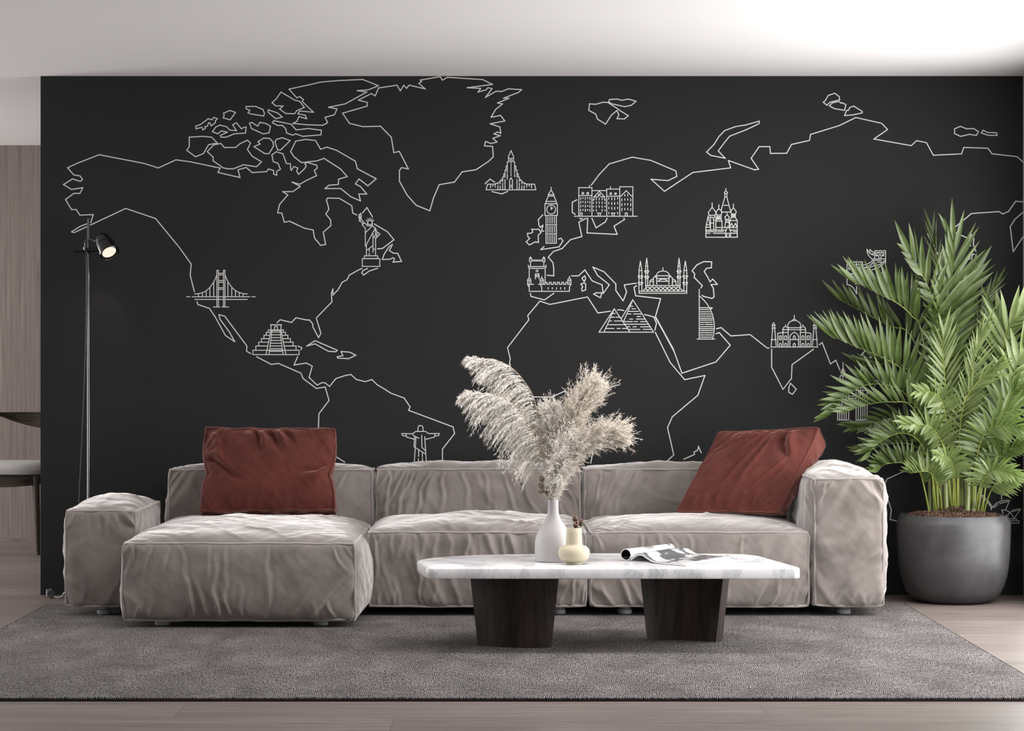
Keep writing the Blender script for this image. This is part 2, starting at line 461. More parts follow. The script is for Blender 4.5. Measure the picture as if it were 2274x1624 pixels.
def circ(f, x, y, r, a0=0, a1=360, n=20):
    return f + ' ' + ' '.join('%.1f,%.1f' % (x + r * math.cos(math.radians(a0 + (a1 - a0) * i / n)),
                                             y + r * math.sin(math.radians(a0 + (a1 - a0) * i / n))) for i in range(n + 1))


def ell(f, x, y, rx, ry, a0, a1, n=14):
    return f + ' ' + ' '.join('%.1f,%.1f' % (x + rx * math.cos(math.radians(a0 + (a1 - a0) * i / n)),
                                             y + ry * math.sin(math.radians(a0 + (a1 - a0) * i / n))) for i in range(n + 1))


def rect(f, x0, y0, x1, y1):
    return '%s %g,%g %g,%g %g,%g %g,%g %g,%g' % (f, x0, y0, x1, y0, x1, y1, x0, y1, x0, y0)


def seg(f, *a):
    return ['%s %g,%g %g,%g' % (f, a[i], a[i + 1], a[i + 2], a[i + 3]) for i in range(0, len(a), 4)]


def mir(lines, cx):      # the lines and their mirror image about x = cx (same frame)
    out = list(lines)
    for l in lines:
        t = l.split()
        out.append(t[0] + ' ' + ' '.join('%g,%s' % (2 * cx - float(q.split(',')[0]), q.split(',')[1]) for q in t[1:]))
    return out


COAST = [
 # northern continent
 ['A 237,970 253,919 167,922 143,886 113,886 74,822 128,782 167,782 186,745 113,757 61,725 119,689 170,705 184,692 168,670 128,663 88,617 140,592 291,533 580,589 672,618 785,566 880,579 1070,619 1056,647 1198,680 1185,630 1238,615 1276,648 1370,642 1380,625 1414,634 1414,657 1434,665 1434,640 1458,627 1443,589 1412,577 1403,534 1432,514 1474,527 1496,589 1523,592 1523,620 1528,634 1545,609 1570,619 1563,640 1575,659 1610,627 1625,604 1616,593 1622,583',
  'C 1323,975 1345,958 1448,989 1455,1018 1423,1045 1448,1100 1345,1148 1270,1191 1185,1167 1274,1214 1197,1269 1087,1269 1143,1304 1055,1405 1034,1494 1079,1497 1105,1594 1162,1583 1250,1624',
  'A 1517,962 1614,1007 1669,1018 1677,1069 1717,1117 1749,1111 1734,1032 1783,989 1781,953 1750,915 1770,884 1762,850 1754,826 1762,812 1838,814 1918,862 1924,909 1950,921',
  'A 113,1030 170,994 216,976', 'A 113,1030 130,1035 462,879 654,944 807,1130 884,1238 877,1310 904,1415',
  'D 127,373 134,394 221,424 265,490 341,627 411,674 370,600 300,506 292,471 335,482 502,706 499,745 531,763',
  'D 575,787 685,844 740,837 907,910 925,951 1024,1025 1090,1014 1119,1115 1043,1215 1039,1335',
  'D 1366,123 1341,134 1272,173 1254,208 1217,228 1186,284 1148,323 1148,277 1136,310 1141,374 1023,496 1058,611 1040,643 997,561 998,543 972,510 955,511 870,494 837,529 752,509 729,530',
  'D 886,706 915,719 908,734', 'D 883,787 856,849 949,834 993,857 969,942 1030,1000 1066,981 1090,983 1123,1010 1170,951 1240,928 1283,920 1325,958 1391,974 1441,958 1479,996 1540,1032 1582,1060 1683,1097 1728,1164 1716,1189 2050,1314 2062,1364 1971,1481 1971,1575',
  'D 1135,1515 1237,1579'],
 ['A 1986,909 2015,873 2051,933', 'A 2062,979 2148,1030 2189,1081 2115,1137 2084,1139'],
 ['p 1005,932 948,963 862,1090 840,1127 802,1232 958,1225 1022,1196 1048,1218 1018,1285 1188,1270 1110,1106 1028,1105 945,1056 1005,932'],
 ['D 1408,123 1373,140 1365,157 1379,173 1420,143 1484,122'],
 # arctic islands
 ['C 1155,182 1238,274 1270,261 1308,294 1294,312 1367,382 1415,427 1270,414 1248,443 1326,458 1343,496 1261,473 1240,522 1195,546 1350,560 1513,565 1565,538 1537,482 1636,454 1665,391 1573,374 1750,339 1980,213 1878,198 1997,189 2104,146 1937,79 1680,91 1485,108 1360,138 1155,182'],
 ['C 1070,213 1020,286 975,325 1013,359 1092,361 1056,393 1120,440 1214,443 1238,410 1318,376 1270,313 1218,299 1070,213'],
 ['C 700,365 802,365 880,399 895,441 885,467 745,444 720,432 740,408 700,389 700,365'],
 ['C 935,401 1033,434 1084,478 1016,496 980,468 936,427 935,401'],
 ['C 530,408 588,430 531,507 457,487 467,462 460,437 530,408'],
 ['C 165,576 217,556 298,496 337,507 358,481 396,497 375,516 373,539 329,571 315,539 303,539 289,575 262,580 270,597 243,616 232,586 170,603 165,576'],
 ['C 420,563 495,581 525,615 599,623 557,560 597,538 651,603 676,588 701,584 694,648 575,656 489,692 433,692 426,674 502,638 437,626 399,656 342,634 377,585 420,563'],
 ['C 735,543 761,535 822,575 847,534 915,548 959,577 943,646 880,656 757,600 735,543'],
 ['C 993,516 1177,554 1231,614 1360,600 1498,618 1494,667 1301,683 1226,656 1197,671 1129,647 1120,601 1085,567 1037,567 978,538 993,516'],
 ['C 97,691 242,683 335,692 395,754 303,771 249,864 165,900 71,831 97,793 97,691'],
 ['C 288,845 356,774 433,758 469,801 588,801 635,761 714,724 747,754 714,822 764,893 864,954 809,1006 674,984 565,1027 510,1027 458,1018 350,942 350,903 288,845'],
 ['C 884,702 947,703 984,741 992,785 944,866 899,866 784,792 848,764 825,740 884,702'],
 ['C 1083,697 1168,728 1066,827 1034,827 1007,743 1021,715 1083,697'],
 ['C 1332,715 1436,727 1491,820 1557,797 1660,831 1859,947 1880,1027 2080,1133 1991,1208 1897,1135 1859,1188 1912,1215 1980,1295 1895,1295 1913,1368 1812,1324 1703,1236 1536,1237 1577,1202 1678,1193 1681,1137 1773,1110 1700,1028 1526,916 1455,942 1289,962 1211,902 1172,846 1226,734 1332,715'],
 # the big island
 ['B 741,131 892,108 919,155 948,109 971,134 991,108 1124,139 1070,93 1095,78 1082,66 1247,38 1264,67 1304,44 1595,62 1675,102 1467,129 1578,135 1556,165 1620,147 1638,129 1672,136 1616,209 1704,158 1750,160 1803,138 1913,145 1890,166 1765,215 1810,216 1716,254 1757,262 1700,308 1663,371 1741,356 1776,402 1656,425 1735,451 1744,503 1716,492 1686,508 1739,523 1678,544 1712,574 1662,587 1618,569 1609,606 1676,611 1681,696 1645,731 1541,801 1426,819 1363,903 1238,924 1192,1031 1161,1138 1049,1093 974,1008 912,895 912,809 929,784 985,795 911,651 866,662 845,535 757,445 612,448 502,421 446,338 648,280 648,249 575,231 682,177 713,196 741,131'],
 ['a 57,580 61,568 135,502 210,551', 'a 167,706 327,745 425,703'],
 # islands of the middle
 ['D 951,706 1014,666 1181,738 1170,749 1115,746 1014,690 951,706'],
 ['D 1209,747 1277,753 1320,775 1267,801 1184,797 1180,787 1223,779 1209,747'],
 ['E 513,556 478,593 482,632 492,654 514,637 503,682 521,683', 'E 637,745 656,739 671,760 640,807 497,828 523,804'],
 ['a 818,1325 935,1325 970,1380 925,1420 927,1540 873,1533 778,1583 727,1530 785,1474 753,1445 748,1390 802,1390 835,1372 818,1325'],
 ['F 110,114 142,116 176,106 201,107 247,136 267,151 303,173 284,189 247,188 256,169 247,147 219,170 190,215 150,190 141,165 106,146 110,114'],
 ['F 210,92 245,90 272,96 304,90 342,101 318,121 285,128 222,114 205,104 210,92'],
 ['F 1299,72 1331,61 1353,77 1356,94 1307,106 1293,121 1274,106 1284,98 1299,72'],
 ['F 1319,109 1352,102 1362,111 1368,108 1387,118 1380,146 1330,138 1305,124 1319,109'],
 ['F 1406,132 1426,125 1468,151 1468,159 1421,169 1380,172 1391,146 1399,146 1406,132'],
 ['F 1957,226 1988,238 2022,237 2047,252 2037,271 2001,266 1958,276 1928,262 1928,238 1957,226'],
 ['F 2070,245 2090,256 2137,258 2140,271 2097,271 2061,259 2070,245'],
 ['F 955,200 955,212 890,243 808,275 785,303 751,348 786,385 714,371 693,354 730,316 755,276 783,247 838,227 889,219 955,200'],
 # the eastern continent
 ['E 895,320 955,240 1034,156 1215,103 1362,129 1556,211 1564,254 1495,287 1362,276 1467,371 1690,223 1986,187 1968,129 2172,202 2189,200',
  'F 930,443 952,440 915,385 955,327 1008,327 1011,361 1092,360 1116,316 1205,296 1211,266 1354,222 1436,182 1565,211 1594,242 1526,289 1712,322 1739,297 1788,307 1822,370 1963,363 1974,331 2094,335 2115,363 2239,377 2271,403',
  'm 1238,55 1117,50 1010,203 928,240 867,204 455,233 147,490 390,600 320,905', 'm 1238,215 1110,318 1037,430 1082,806 1238,584'],
 ['E 895,320 893,322', 'E 779,438 744,457 744,536 767,551', 'b 342,1060 375,1085 410,1062',
  'b 522,1066 480,1082 316,1170 400,1570 187,1624', 'E 820,726 730,750 664,820 597,843 556,887 593,931 599,975 599,1034 549,1029',
  'b 563,1062 545,1468 1383,1508 1293,1280 1583,1095 1567,1062', 'b 680,1062 795,1325 1050,1165 1100,1062'],
 ['E 416,1172 421,1195 526,1223 599,1171'],
 ['E 738,1034 793,1034 843,987 900,1073 978,1105 986,1172 1035,1104 944,1032 906,965 993,1002 1086,1098 1086,1149 1143,1230 1170,1162 1152,1105 1245,1092',
  'E 1249,1112 1228,1123 1241,1190 1437,1213 1395,1357 1463,1480 1540,1624', 'G 1229,225 1360,464 1427,652 1688,565 1797,437 1713,341 1689,350',
  'G 1691,311 1728,303 1801,366 1949,356 2080,459 2094,459'],
 ['E 820,1052 843,1034 849,1055 838,1081 820,1052'], ['E 812,1098 838,1090 849,1096 849,1144 822,1154 817,1134 826,1120 812,1098'],
 ['E 912,1177 931,1167 976,1167 965,1206 912,1177'],
 ['G 107,583 114,540 93,456 256,243 248,210 341,100 417,125 705,68 785,191 879,177', 'G 936,168 953,166 982,172',
  'G 1141,203 1170,209 1213,222 1233,270 1220,322', 'G 1224,340 1336,567 1448,701 1603,669 1549,821 1354,985 1317,1068 1365,1277 1316,1322',
  'G 290,833 430,835 530,789 580,823', 'P 1133,809 1131,830 1150,862 1184,882', 'P 1268,879 1305,900 1303,930 1303,927', 'G 700,985 729,1065', 'P 1317,1002 1312,1028'],
 ['G 1441,1310 1524,1273 1520,1255 1548,1242 1554,1212 1575,1260'],
 ['e 1240,592 1264,552 1120,405 1130,345 1085,290 1170,185 1293,127 1430,133 1422,238 1338,246 1297,302 1355,395 1400,487 1445,435 1530,527 1417,534 1458,597 1471,748 1432,776 1285,740 1262,722'],
 ['g 115,734 115,1075 330,1495 492,1287 503,1027 908,735'], ['g 473,1380 583,1493 510,1590 440,1550 440,1465 473,1380'],
 ['n -1,190 42,155 178,507 265,445 330,600'],
 ['m 448,545 415,622 440,720', 'm 448,545 490,610 483,700 520,800', 'm 425,860 425,920', 'm 500,845 470,845 455,910', 'm 465,1088 495,1110',
  'n 752,285 688,352 820,490', 'n 858,330 828,370 830,405 915,375 890,350', 'n 688,495 688,545', 'P 2080,635 2100,660 2080,720', 'P 2150,640 2156,700 2120,760', 'P 2060,520 2085,570'],
 ['n 510,1435 560,1495', 'n 620,1575 700,1580 705,1550', 'n 1050,1612 740,1580 690,1612', 'P 1913,950 1955,972'],
 ['P 2012,1045 1970,1064 1962,1080 1979,1132 1977,1154 1992,1158', 'o 743,568 735,360 690,245 630,180'],
]

DRAW = {
 'suspension_bridge_drawing': ['D 50,336 73,336', 'D 90,336 524,336', 'D 540,336 564,336', 'D 110,356 504,356', 'D 250,413 263,413', 'D 354,413 364,413',
   'D 110,315 138,313 176,302 200,288 224,266 240,245 253,226 262,207 277,168', 'D 504,315 476,313 438,302 414,288 390,266 374,245 361,226 352,207 337,168',
   'D 277,137 277,411', 'D 288,137 288,411', 'D 277,137 288,137', 'D 326,137 326,411', 'D 337,137 337,411', 'D 326,137 337,137',
   'D 288,160 326,160', 'D 288,172 326,172', 'D 288,214 326,214', 'D 288,227 326,227', 'D 288,268 326,268', 'D 288,280 326,280',
   'D 268,413 298,413', 'D 315,413 346,413'] + seg('D', 138, 314, 138, 336, 168, 306, 168, 336, 196, 291, 196, 336, 224, 267, 224, 336, 253, 227, 253, 336,
   359, 227, 359, 336, 388, 267, 388, 336, 416, 291, 416, 336, 445, 306, 445, 336, 474, 314, 474, 336),
 'stepped_pyramid_drawing': ['D 678,546 763,546', rect('D', 683, 548, 758, 585), 'D 710,585 710,560 731,560 731,585', rect('D', 547, 738, 894, 771),
   'D 683,589 646,769', 'D 690,589 668,769', 'D 758,589 795,769', 'D 751,589 774,769', 'D 683,589 758,589'] + sum([
   mir(['D %g,%g %g,%g %g,%g' % (720 - q[0], q[2], 720 - q[0], q[1], 720 - q[3], q[1])], 720) + mir(['D %g,%g %g,%g' % (720 - q[0], q[2], 720 - q[4], q[2])], 720)
   for q in [(56, 585, 603, 38, 42), (73, 603, 625, 41, 46), (90, 625, 651, 45, 51), (109, 651, 677, 50, 57), (129, 677, 706, 55, 63), (151, 706, 738, 61, 69)]], []) +
   ['D %g,%g %g,%g' % (720 - 33 - (y - 600) * .11, y, 720 + 33 + (y - 600) * .11, y) for y in (601, 622, 643, 664, 685, 706, 726, 746)],
 'statue_with_open_arms_drawing': ['D 1787,1346 1787,1318 1794,1306 1805,1303 1817,1306 1825,1318 1825,1346', 'D 1770,1348 1843,1348 1867,1364 1947,1364 1943,1378 1930,1382 1913,1380',
   'D 1770,1348 1745,1366 1665,1364 1670,1378 1682,1382 1698,1380', 'D 1696,1366 1702,1391 1763,1408', 'D 1915,1366 1910,1391 1843,1408', 'D 1745,1366 1757,1382 1794,1399',
   'D 1762,1386 1757,1462 1843,1518', 'D 1772,1392 1760,1575', 'D 1815,1378 1817,1468 1845,1495', 'D 1838,1388 1844,1495 1850,1575', 'D 1792,1489 1792,1535', 'D 1790,1552 1790,1575',
   'D 1820,1504 1820,1540', 'D 1821,1552 1821,1575'],
 'crowned_statue_drawing': [rect('p', 402, 1215, 753, 1370), rect('p', 443, 1157, 711, 1213), 'p 485,935 485,1155', 'p 668,815 668,1155', 'p 616,720 616,1088', 'p 542,1020 542,1068', 'p 542,1105 542,1150',
   'p 463,965 463,605 402,537 445,492 505,556 602,556 602,470', 'p 505,556 505,500', 'p 602,556 664,600 480,940 463,965', 'p 470,690 596,565', 'p 664,600 668,730', 'p 664,600 700,690',
   'p 490,1045 612,958', 'p 622,1015 662,1036', 'p 632,780 716,688 757,722 672,812 632,780', 'p 730,745 705,740 680,768 690,780', circ('p', 555, 492, 44),
   'p 343,400 343,463 362,463 362,400', 'p 362,458 415,520', 'p 370,405 432,490', rect('p', 330, 375, 382, 392), 'p 335,372 338,330 350,330 352,350', 'p 352,350 367,303 383,345 378,372',
   'p 480,447 500,460', 'p 511,413 524,434', 'p 555,400 555,430', 'p 602,417 588,438', 'p 632,447 608,460'],
 'stepped_church_drawing': ['a 435,150 435,135 478,35 521,135 521,160', 'a 437,162 521,162', circ('a', 478, 202, 18, n=12), 'a 70,677 885,677 865,585 735,585 700,570',
   'a 70,677 95,585 200,585 235,577'] + mir(['a 437,135 437,220 418,220 418,345', 'a 418,287 398,287 398,354 380,354 380,470', 'a 398,354 380,354', 'a 380,415 360,415 360,467 342,467 342,545', 'a 342,508 320,508 320,527 300,527 300,578',
   'a 300,548 262,562 235,577 220,583', 'a 342,570 342,605', 'a 342,622 342,672', 'a 300,612 300,672', 'a 262,568 262,585', 'a 262,612 262,672', 'a 220,590 220,632', 'a 142,592 142,645', 'a 180,592 180,620',
   'a 380,510 380,555', 'a 380,567 380,597', 'a 380,612 380,672', 'a 455,670 455,520 478,480'], 478) +
   ['a 418,355 418,400', 'a 418,425 418,500', 'a 539,355 539,400', 'a 539,425 539,462', 'a 455,604 501,604', 'a 455,632 501,632'] +
   ['a 478,%d 478,%d' % (y, y + 18) for y in range(240, 460, 38)],
 'clock_tower_drawing': ['a 1136,635 1136,680', rect('a', 1035, 905, 1238, 1098), 'a 1052,1098 1052,1553 1221,1553 1221,1098', 'a 1052,1250 1221,1250', 'a 1052,1402 1221,1402', circ('a', 1136, 1000, 73, n=28),
   'a 1136,950 1136,1000 1162,972', 'a 1090,757 1183,757', 'a 1090,780 1183,780', 'a 1052,868 1221,868'] + mir(['a 1136,680 1090,757 1090,780 1052,868 1052,905'], 1136) +
   ['a %d,%d %d,%d' % (x, y, x, y + 104) for x in (1083, 1118, 1153, 1188) for y in (1120, 1274, 1427)],
 'row_of_tall_houses_drawing': ['b 195,1005 1935,1005', 'b 315,1000 315,210 680,210 680,1000', 'b 315,432 680,432', 'b 611,150 611,205', 'b 680,293 1090,293', 'b 1090,1000 1090,250 1452,250', 'b 1193,185 1193,250',
   'b 1452,1000 1452,188 1815,188 1815,1000', 'b 1100,448 1485,448 1632,295 1780,448 1815,448', 'b 680,556 738,556 738,466 883,312 1030,466 1030,556 1090,556', 'b 740,465 845,465', 'b 923,465 1028,465',
   rect('b', 408, 347, 450, 388), rect('b', 543, 347, 585, 388), rect('b', 862, 392, 906, 436), rect('b', 1182, 360, 1222, 400), rect('b', 1316, 360, 1356, 400), 'b 357,1000 357,915 408,915 408,1000',
   'b 832,917 935,917', 'b 855,917 855,1000', 'b 910,917 910,1000', 'b 1218,917 1322,917', 'b 1243,917 1243,1000', 'b 1298,917 1298,1000', 'b 1605,1000 1605,915 1660,915 1660,1000'] +
   ['b %d,%d %d,%d' % (x, y, x, y + h) for y in (485, 593, 703, 813) for x, h in ((368, 52), (432, 30), (498, 52), (562, 30), (625, 52))] +
   ['b %d,%d %d,%d' % (x, y, x, y + 48) for y in (500, 605, 712, 818) for x in (803, 883, 963) if not (x == 883 and y > 800)] +
   ['b %d,%d %d,%d' % (x, y, x, y + 28) for y in (618, 722, 828) for x in (724, 1043)] +
   ['b %d,%d %d,%d' % (x, y, x, y + h) for y in (490, 622, 755) for x, h in ((1148, 42), (1230, 58), (1312, 58), (1394, 36))] + ['b 1148,898 1148,938', 'b 1394,898 1394,938'] +
   ['b %d,%d %d,%d' % (x, y, x, y + h) for y in (520, 652, 787) for x, h in ((1511, 62), (1593, 40), (1674, 40), (1757, 62))] + ['b 1593,402 1593,445', 'b 1674,402 1674,445'],
 'onion_dome_cathedral_drawing': ['c 218,1180 218,1462 1088,1462 1088,1000 1035,912 1035,820', 'c 345,1265 765,1265', 'c 218,1265 345,1265', 'c 905,1265 1085,1265', 'c 225,1305 530,1305', 'c 565,1305 705,1305', 'c 980,1305 1080,1305',
   'c 225,1353 338,1353', 'c 430,1353 740,1353', 'c 920,1353 1080,1353', 'c 218,1185 340,1185 283,865 218,1180', 'c 240,1117 298,1117', 'c 392,512 392,630 290,770 290,810 325,852 465,852 495,800 490,760 392,630',
   'c 325,852 345,905 345,1262', 'c 355,910 410,910', 'c 350,1068 435,1068', 'c 435,1262 435,985 418,950 467,895 510,950 500,985 435,985', 'c 465,855 467,895', 'c 576,560 576,670 503,755 503,800 520,845 640,845 658,790 645,730 576,670',
   'c 520,845 520,965 640,965 640,845', rect('c', 545, 885, 563, 940), rect('c', 590, 885, 608, 940), 'c 520,965 495,1015 495,1262', 'c 640,965 665,1015 665,1262', 'c 495,1015 665,1015', 'c 505,1193 800,1193', 'c 870,1193 1085,1193',
   'c 772,110 772,170 728,225 745,255 800,255 820,225 772,170', 'c 745,255 745,350 640,720', 'c 800,255 800,350 900,730', 'c 745,350 800,350', 'c 722,577 850,577', 'c 660,763 900,763',
   'c 981,540 981,645 910,740 912,775 930,815 1035,815 1058,775 1050,735 981,645', 'c 930,815 930,912 878,1000 878,1180', 'c 930,912 1035,912', 'c 878,1000 1088,1000', rect('c', 950, 842, 968, 882), rect('c', 992, 842, 1010, 882),
   'c 806,795 806,840 745,905 765,965 850,965 870,905 806,840', 'c 765,965 765,1045 740,1185', 'c 850,965 850,1045 880,1185', 'c 765,1045 850,1045', 'c 806,985 806,1020', 'c 885,1185 930,1075 980,1185 1033,1075 1080,1180',
   'c 765,1462 765,1300 833,1150 905,1300 905,1462', 'c 797,1462 797,1355 868,1355 868,1462'],
 'river_fortress_drawing': ['d 380,285 380,430', 'd 780,285 780,430', 'd 420,265 742,265', 'd 312,395 315,435 342,490 342,790', 'd 848,395 850,435 820,490 820,965', 'd 320,437 850,437', 'd 342,490 820,490', 'd 555,540 555,592', 'd 600,540 600,592',
   'd 527,805 527,658 637,658 637,805', 'd 560,695 560,745', 'd 603,695 603,745', 'd 342,1182 1550,1182 1550,1055 1600,965', 'd 290,972 470,972', 'd 342,985 342,1182', 'd 290,972 342,1065', 'd 620,970 820,970', 'd 680,975 718,1060 718,1182',
   'd 340,890 340,932', 'd 721,890 721,932', 'd 1548,890 1548,932', 'd 721,735 721,790', 'd 1548,735 1548,790',
   'd 832,910 875,910 875,970 945,970 945,910 1000,910 1000,970 1070,970 1070,910 1125,910 1125,970 1190,970 1190,910 1250,910 1250,970 1320,970 1320,910 1375,910 1375,970 1440,970 1440,910 1495,910'] +
   ['d %d,1070 %d,1112' % (x, x) for x in (910, 1036, 1160, 1285, 1408)] + ['d %d,258 %d,232' % (x, x) for x in (456, 506, 555, 604, 653, 702)] +
   sum([['d %d,972 %d,845 %d,800 %d,787 %d,800 %d,845 %d,972 %d,972' % (x - 50, x - 50, x - 28, x, x + 28, x + 50, x + 50, x - 50), 'd %d,850 %d,850' % (x - 50, x + 50)] for x in (342, 721, 1548)], []) +
   sum([['d %d,285 %d,195 %d,145 %d,195 %d,285 %d,285' % (x - 32, x - 32, x, x + 32, x + 32, x - 32), 'd %d,198 %d,198' % (x - 28, x + 28)] for x in (380, 780)], []),
 'domed_mosque_drawing': [rect('e', 152, 650, 990, 685), 'e 205,650 945,650', 'e 270,550 875,550'] + mir(['e 150,650 150,280 175,122 200,280 200,640', 'e 155,285 198,285', 'e 135,382 217,382 203,420 150,420 135,382',
   'e 135,497 217,497 203,533 150,533 135,497', 'e 268,590 268,210 286,70 303,210 303,545', 'e 268,210 303,210', 'e 250,293 322,293 308,325 264,325 250,293', 'e 250,392 322,392 308,422 264,422 250,392',
   'e 463,370 463,525', 'e 403,545 403,415 428,395 462,405', 'e 432,380 432,400', 'e 340,545 340,478 365,448 403,437', 'e 345,478 400,478'], 570) +
   [ell('e', 571, 372, 112, 78, 180, 360, 18), 'e 571,238 571,295', 'e 440,377 700,377', 'e 460,427 680,427', 'e 465,475 675,475', ell('e', 571, 475, 72, 38, 180, 360, 12)] +
   [ell('e', 305 + 76 * i, 610, 37, 34, 180, 360, 8) for i in range(8)] + [ell('e', 265 + 76.5 * i, 645, 37, 34, 180, 360, 8) for i in range(9)],
 'stone_pyramids_drawing': ['f 285,1108 2010,1108 1353,85 990,680', 'f 1353,85 1065,765', 'f 285,1108 768,370 1265,1108', 'f 768,370 445,1108'] + seg('f', 1275, 290, 1350, 290, 1325, 372, 1438, 372, 1205, 452, 1535, 452, 1170, 533, 1295, 533,
   1380, 533, 1620, 533, 1485, 613, 1595, 613, 1253, 695, 1350, 695, 1468, 695, 1725, 695, 1065, 776, 1342, 776, 1400, 776, 1505, 776, 1598, 776, 1780, 776, 1110, 857, 1830, 857, 1160, 938, 1262, 938, 1358, 938, 1465, 938, 1598, 938, 1885, 938,
   1215, 1019, 1580, 1019, 1680, 1019, 1935, 1019, 715, 516, 797, 516, 660, 636, 780, 636, 830, 636, 935, 636, 615, 754, 683, 754, 775, 754, 1015, 754, 560, 873, 1095, 873, 500, 992, 760, 992, 858, 992, 955, 992, 1027, 992, 1170, 992),
 'sail_shaped_tower_drawing': ['e 1210,615 1210,1490', 'e 1175,1492 1482,1492', 'e 1210,730 1240,755 1300,815 1355,885 1400,960 1435,1040 1460,1125 1473,1210 1475,1290 1468,1380 1445,1490', 'e 1215,940 1440,940 1415,968', 'e 1215,1125 1458,1125', 'e 1215,1308 1475,1308'] + seg('e',
   1232, 973, 1330, 973, 1345, 973, 1380, 973, 1232, 1012, 1398, 1012, 1232, 1050, 1355, 1050, 1372, 1050, 1415, 1050, 1232, 1088, 1262, 1088, 1280, 1088, 1315, 1088, 1335, 1088, 1425, 1088, 1232, 1158, 1440, 1158,
   1232, 1196, 1388, 1196, 1405, 1196, 1443, 1196, 1232, 1235, 1283, 1235, 1313, 1235, 1448, 1235, 1232, 1273, 1450, 1273, 1232, 1342, 1393, 1342, 1412, 1342, 1448, 1342, 1232, 1380, 1282, 1380, 1297, 1380, 1388, 1380, 1405, 1380, 1443, 1380,
   1232, 1419, 1290, 1419, 1310, 1419, 1433, 1419, 1232, 1457, 1428, 1457),
 'domed_mausoleum_drawing': ['g 545,92 545,155', 'g 505,190 585,190', 'g 422,325 668,325', 'g 325,362 765,362', 'g 230,692 862,692', 'g 470,550 628,550', 'g 527,545 527,495 545,475 563,495 563,545', 'g 527,690 527,640 545,618 563,640 563,690'] +
   mir(['g 428,320 422,270 445,225 505,190 545,155', 'g 105,692 135,335 133,285', 'g 105,692 203,692 172,335 172,285', 'g 118,332 187,332', 'g 122,282 183,282', 'g 125,282 138,255 153,243 168,255 180,282', 'g 153,228 153,243',
        'g 107,550 200,550', 'g 230,692 230,432 328,415 430,415', 'g 330,690 330,345 350,315 380,300 412,318 430,345 430,690', 'g 380,270 380,298', 'g 463,690 463,490 490,445 545,410',
        'g 262,552 262,490 281,475 300,490 300,552 262,552', 'g 362,552 362,490 381,475 400,490 400,552 362,552', 'g 262,690 262,635 281,620 300,635 300,690', 'g 362,690 362,635 381,620 400,635 400,690'], 545),
 'wall_with_watchtowers_drawing': ['h 242,1065 242,485 332,485 332,560', 'h 242,562 640,562', 'h 395,560 395,485 487,485 487,560', 'h 545,560 545,485 640,485 640,790', 'h 335,793 640,793', rect('h', 287, 627, 340, 680), rect('h', 520, 627, 573, 680),
   'h 395,785 395,660 410,632 432,622 455,632 470,660 470,785', 'h 965,330 965,197 1025,197 1025,252', 'h 965,255 1235,255', 'h 1067,252 1067,197 1130,197 1130,252', 'h 1172,252 1172,197 1235,197 1235,600', 'h 970,407 1235,407',
   rect('h', 994, 296, 1030, 330), rect('h', 1154, 296, 1190, 330), 'h 1065,402 1065,320 1090,298 1116,320 1116,402', 'h 650,572 745,548 835,505 905,445 950,380 968,320', 'h 650,640 745,618 840,570 905,510 960,420', 'h 650,640 745,635 860,620',
   'h 860,598 1000,590 1090,550 1170,490 1235,425', 'h 650,712 780,705 900,685 1020,650 1120,590 1230,480', 'h 910,430 850,380 790,310 760,230 758,160 790,220 840,270 900,305 960,312', 'h 835,165 880,210 960,245', 'h 815,190 835,200', 'h 820,235 845,238', 'h 895,272 955,272',
   'h 970,445 1118,445', 'h 945,492 962,492', 'h 1015,492 1150,492', 'h 920,542 1005,542', 'h 242,715 330,790 400,890 470,1060', 'h 242,785 330,870 410,980', 'h 242,1065 330,1090 400,1150 450,1230 490,1310 490,1120', 'h 645,720 720,810 800,900',
   'h 400,880 550,880 690,960', 'h 1045,860 1130,790 1190,710', 'h 545,980 690,990'],
 'twin_towers_drawing': ['n 384,480 384,745', 'n 355,628 384,572 414,628 355,628', 'n 355,628 355,700', 'n 414,628 414,700', 'n 335,760 335,703 435,703 435,740', 'n 295,1425 295,1130 330,1130', 'n 295,1425 478,1425 478,970', 'n 478,1035 598,1035', 'n 478,1068 598,1068',
   'n 598,1425 598,940 778,940 778,1425 598,1425', 'n 628,940 628,890 750,890 750,940', 'P 1943,858 1943,846 1957,846', 'P 1912,846 1912,810', 'n 660,935 660,1025', 'n 672,905 672,1020', 'n 708,905 708,1050', 'n 708,1075 708,1420', 'n 742,1020 742,1420', 'n 635,945 635,1420', 'n 672,1060 672,1420'] +
   seg('n', 330, 1160, 330, 1290, 365, 1060, 365, 1220, 402, 1050, 402, 1150, 436, 1020, 436, 1110, 436, 1140, 436, 1260, 402, 1180, 402, 1240, 365, 1250, 365, 1300, 330, 1310, 330, 1420, 365, 1320, 365, 1420, 402, 1270, 402, 1420, 436, 1290, 436, 1420),
 'shell_roofed_opera_house_drawing': ['o 170,465 250,500 340,560 420,640 480,730 505,775', 'o 255,545 325,600', 'o 380,650 430,710 475,795', 'o 465,840 520,760 600,680 700,625 800,600 950,597 845,850', 'o 550,785 640,712', 'o 695,685 800,648 930,632',
   'o 785,930 745,845 840,850 920,885 990,940 1035,1000 1060,1065 1238,820 1140,820 1050,845 960,905 890,985', 'o 1035,890 1100,865 1215,848', 'o 965,1075 1128,1075 1128,1118', rect('o', 940, 1125, 1188, 1185), 'P 2186,1098 2170,1110'],
}


_lay = [0]


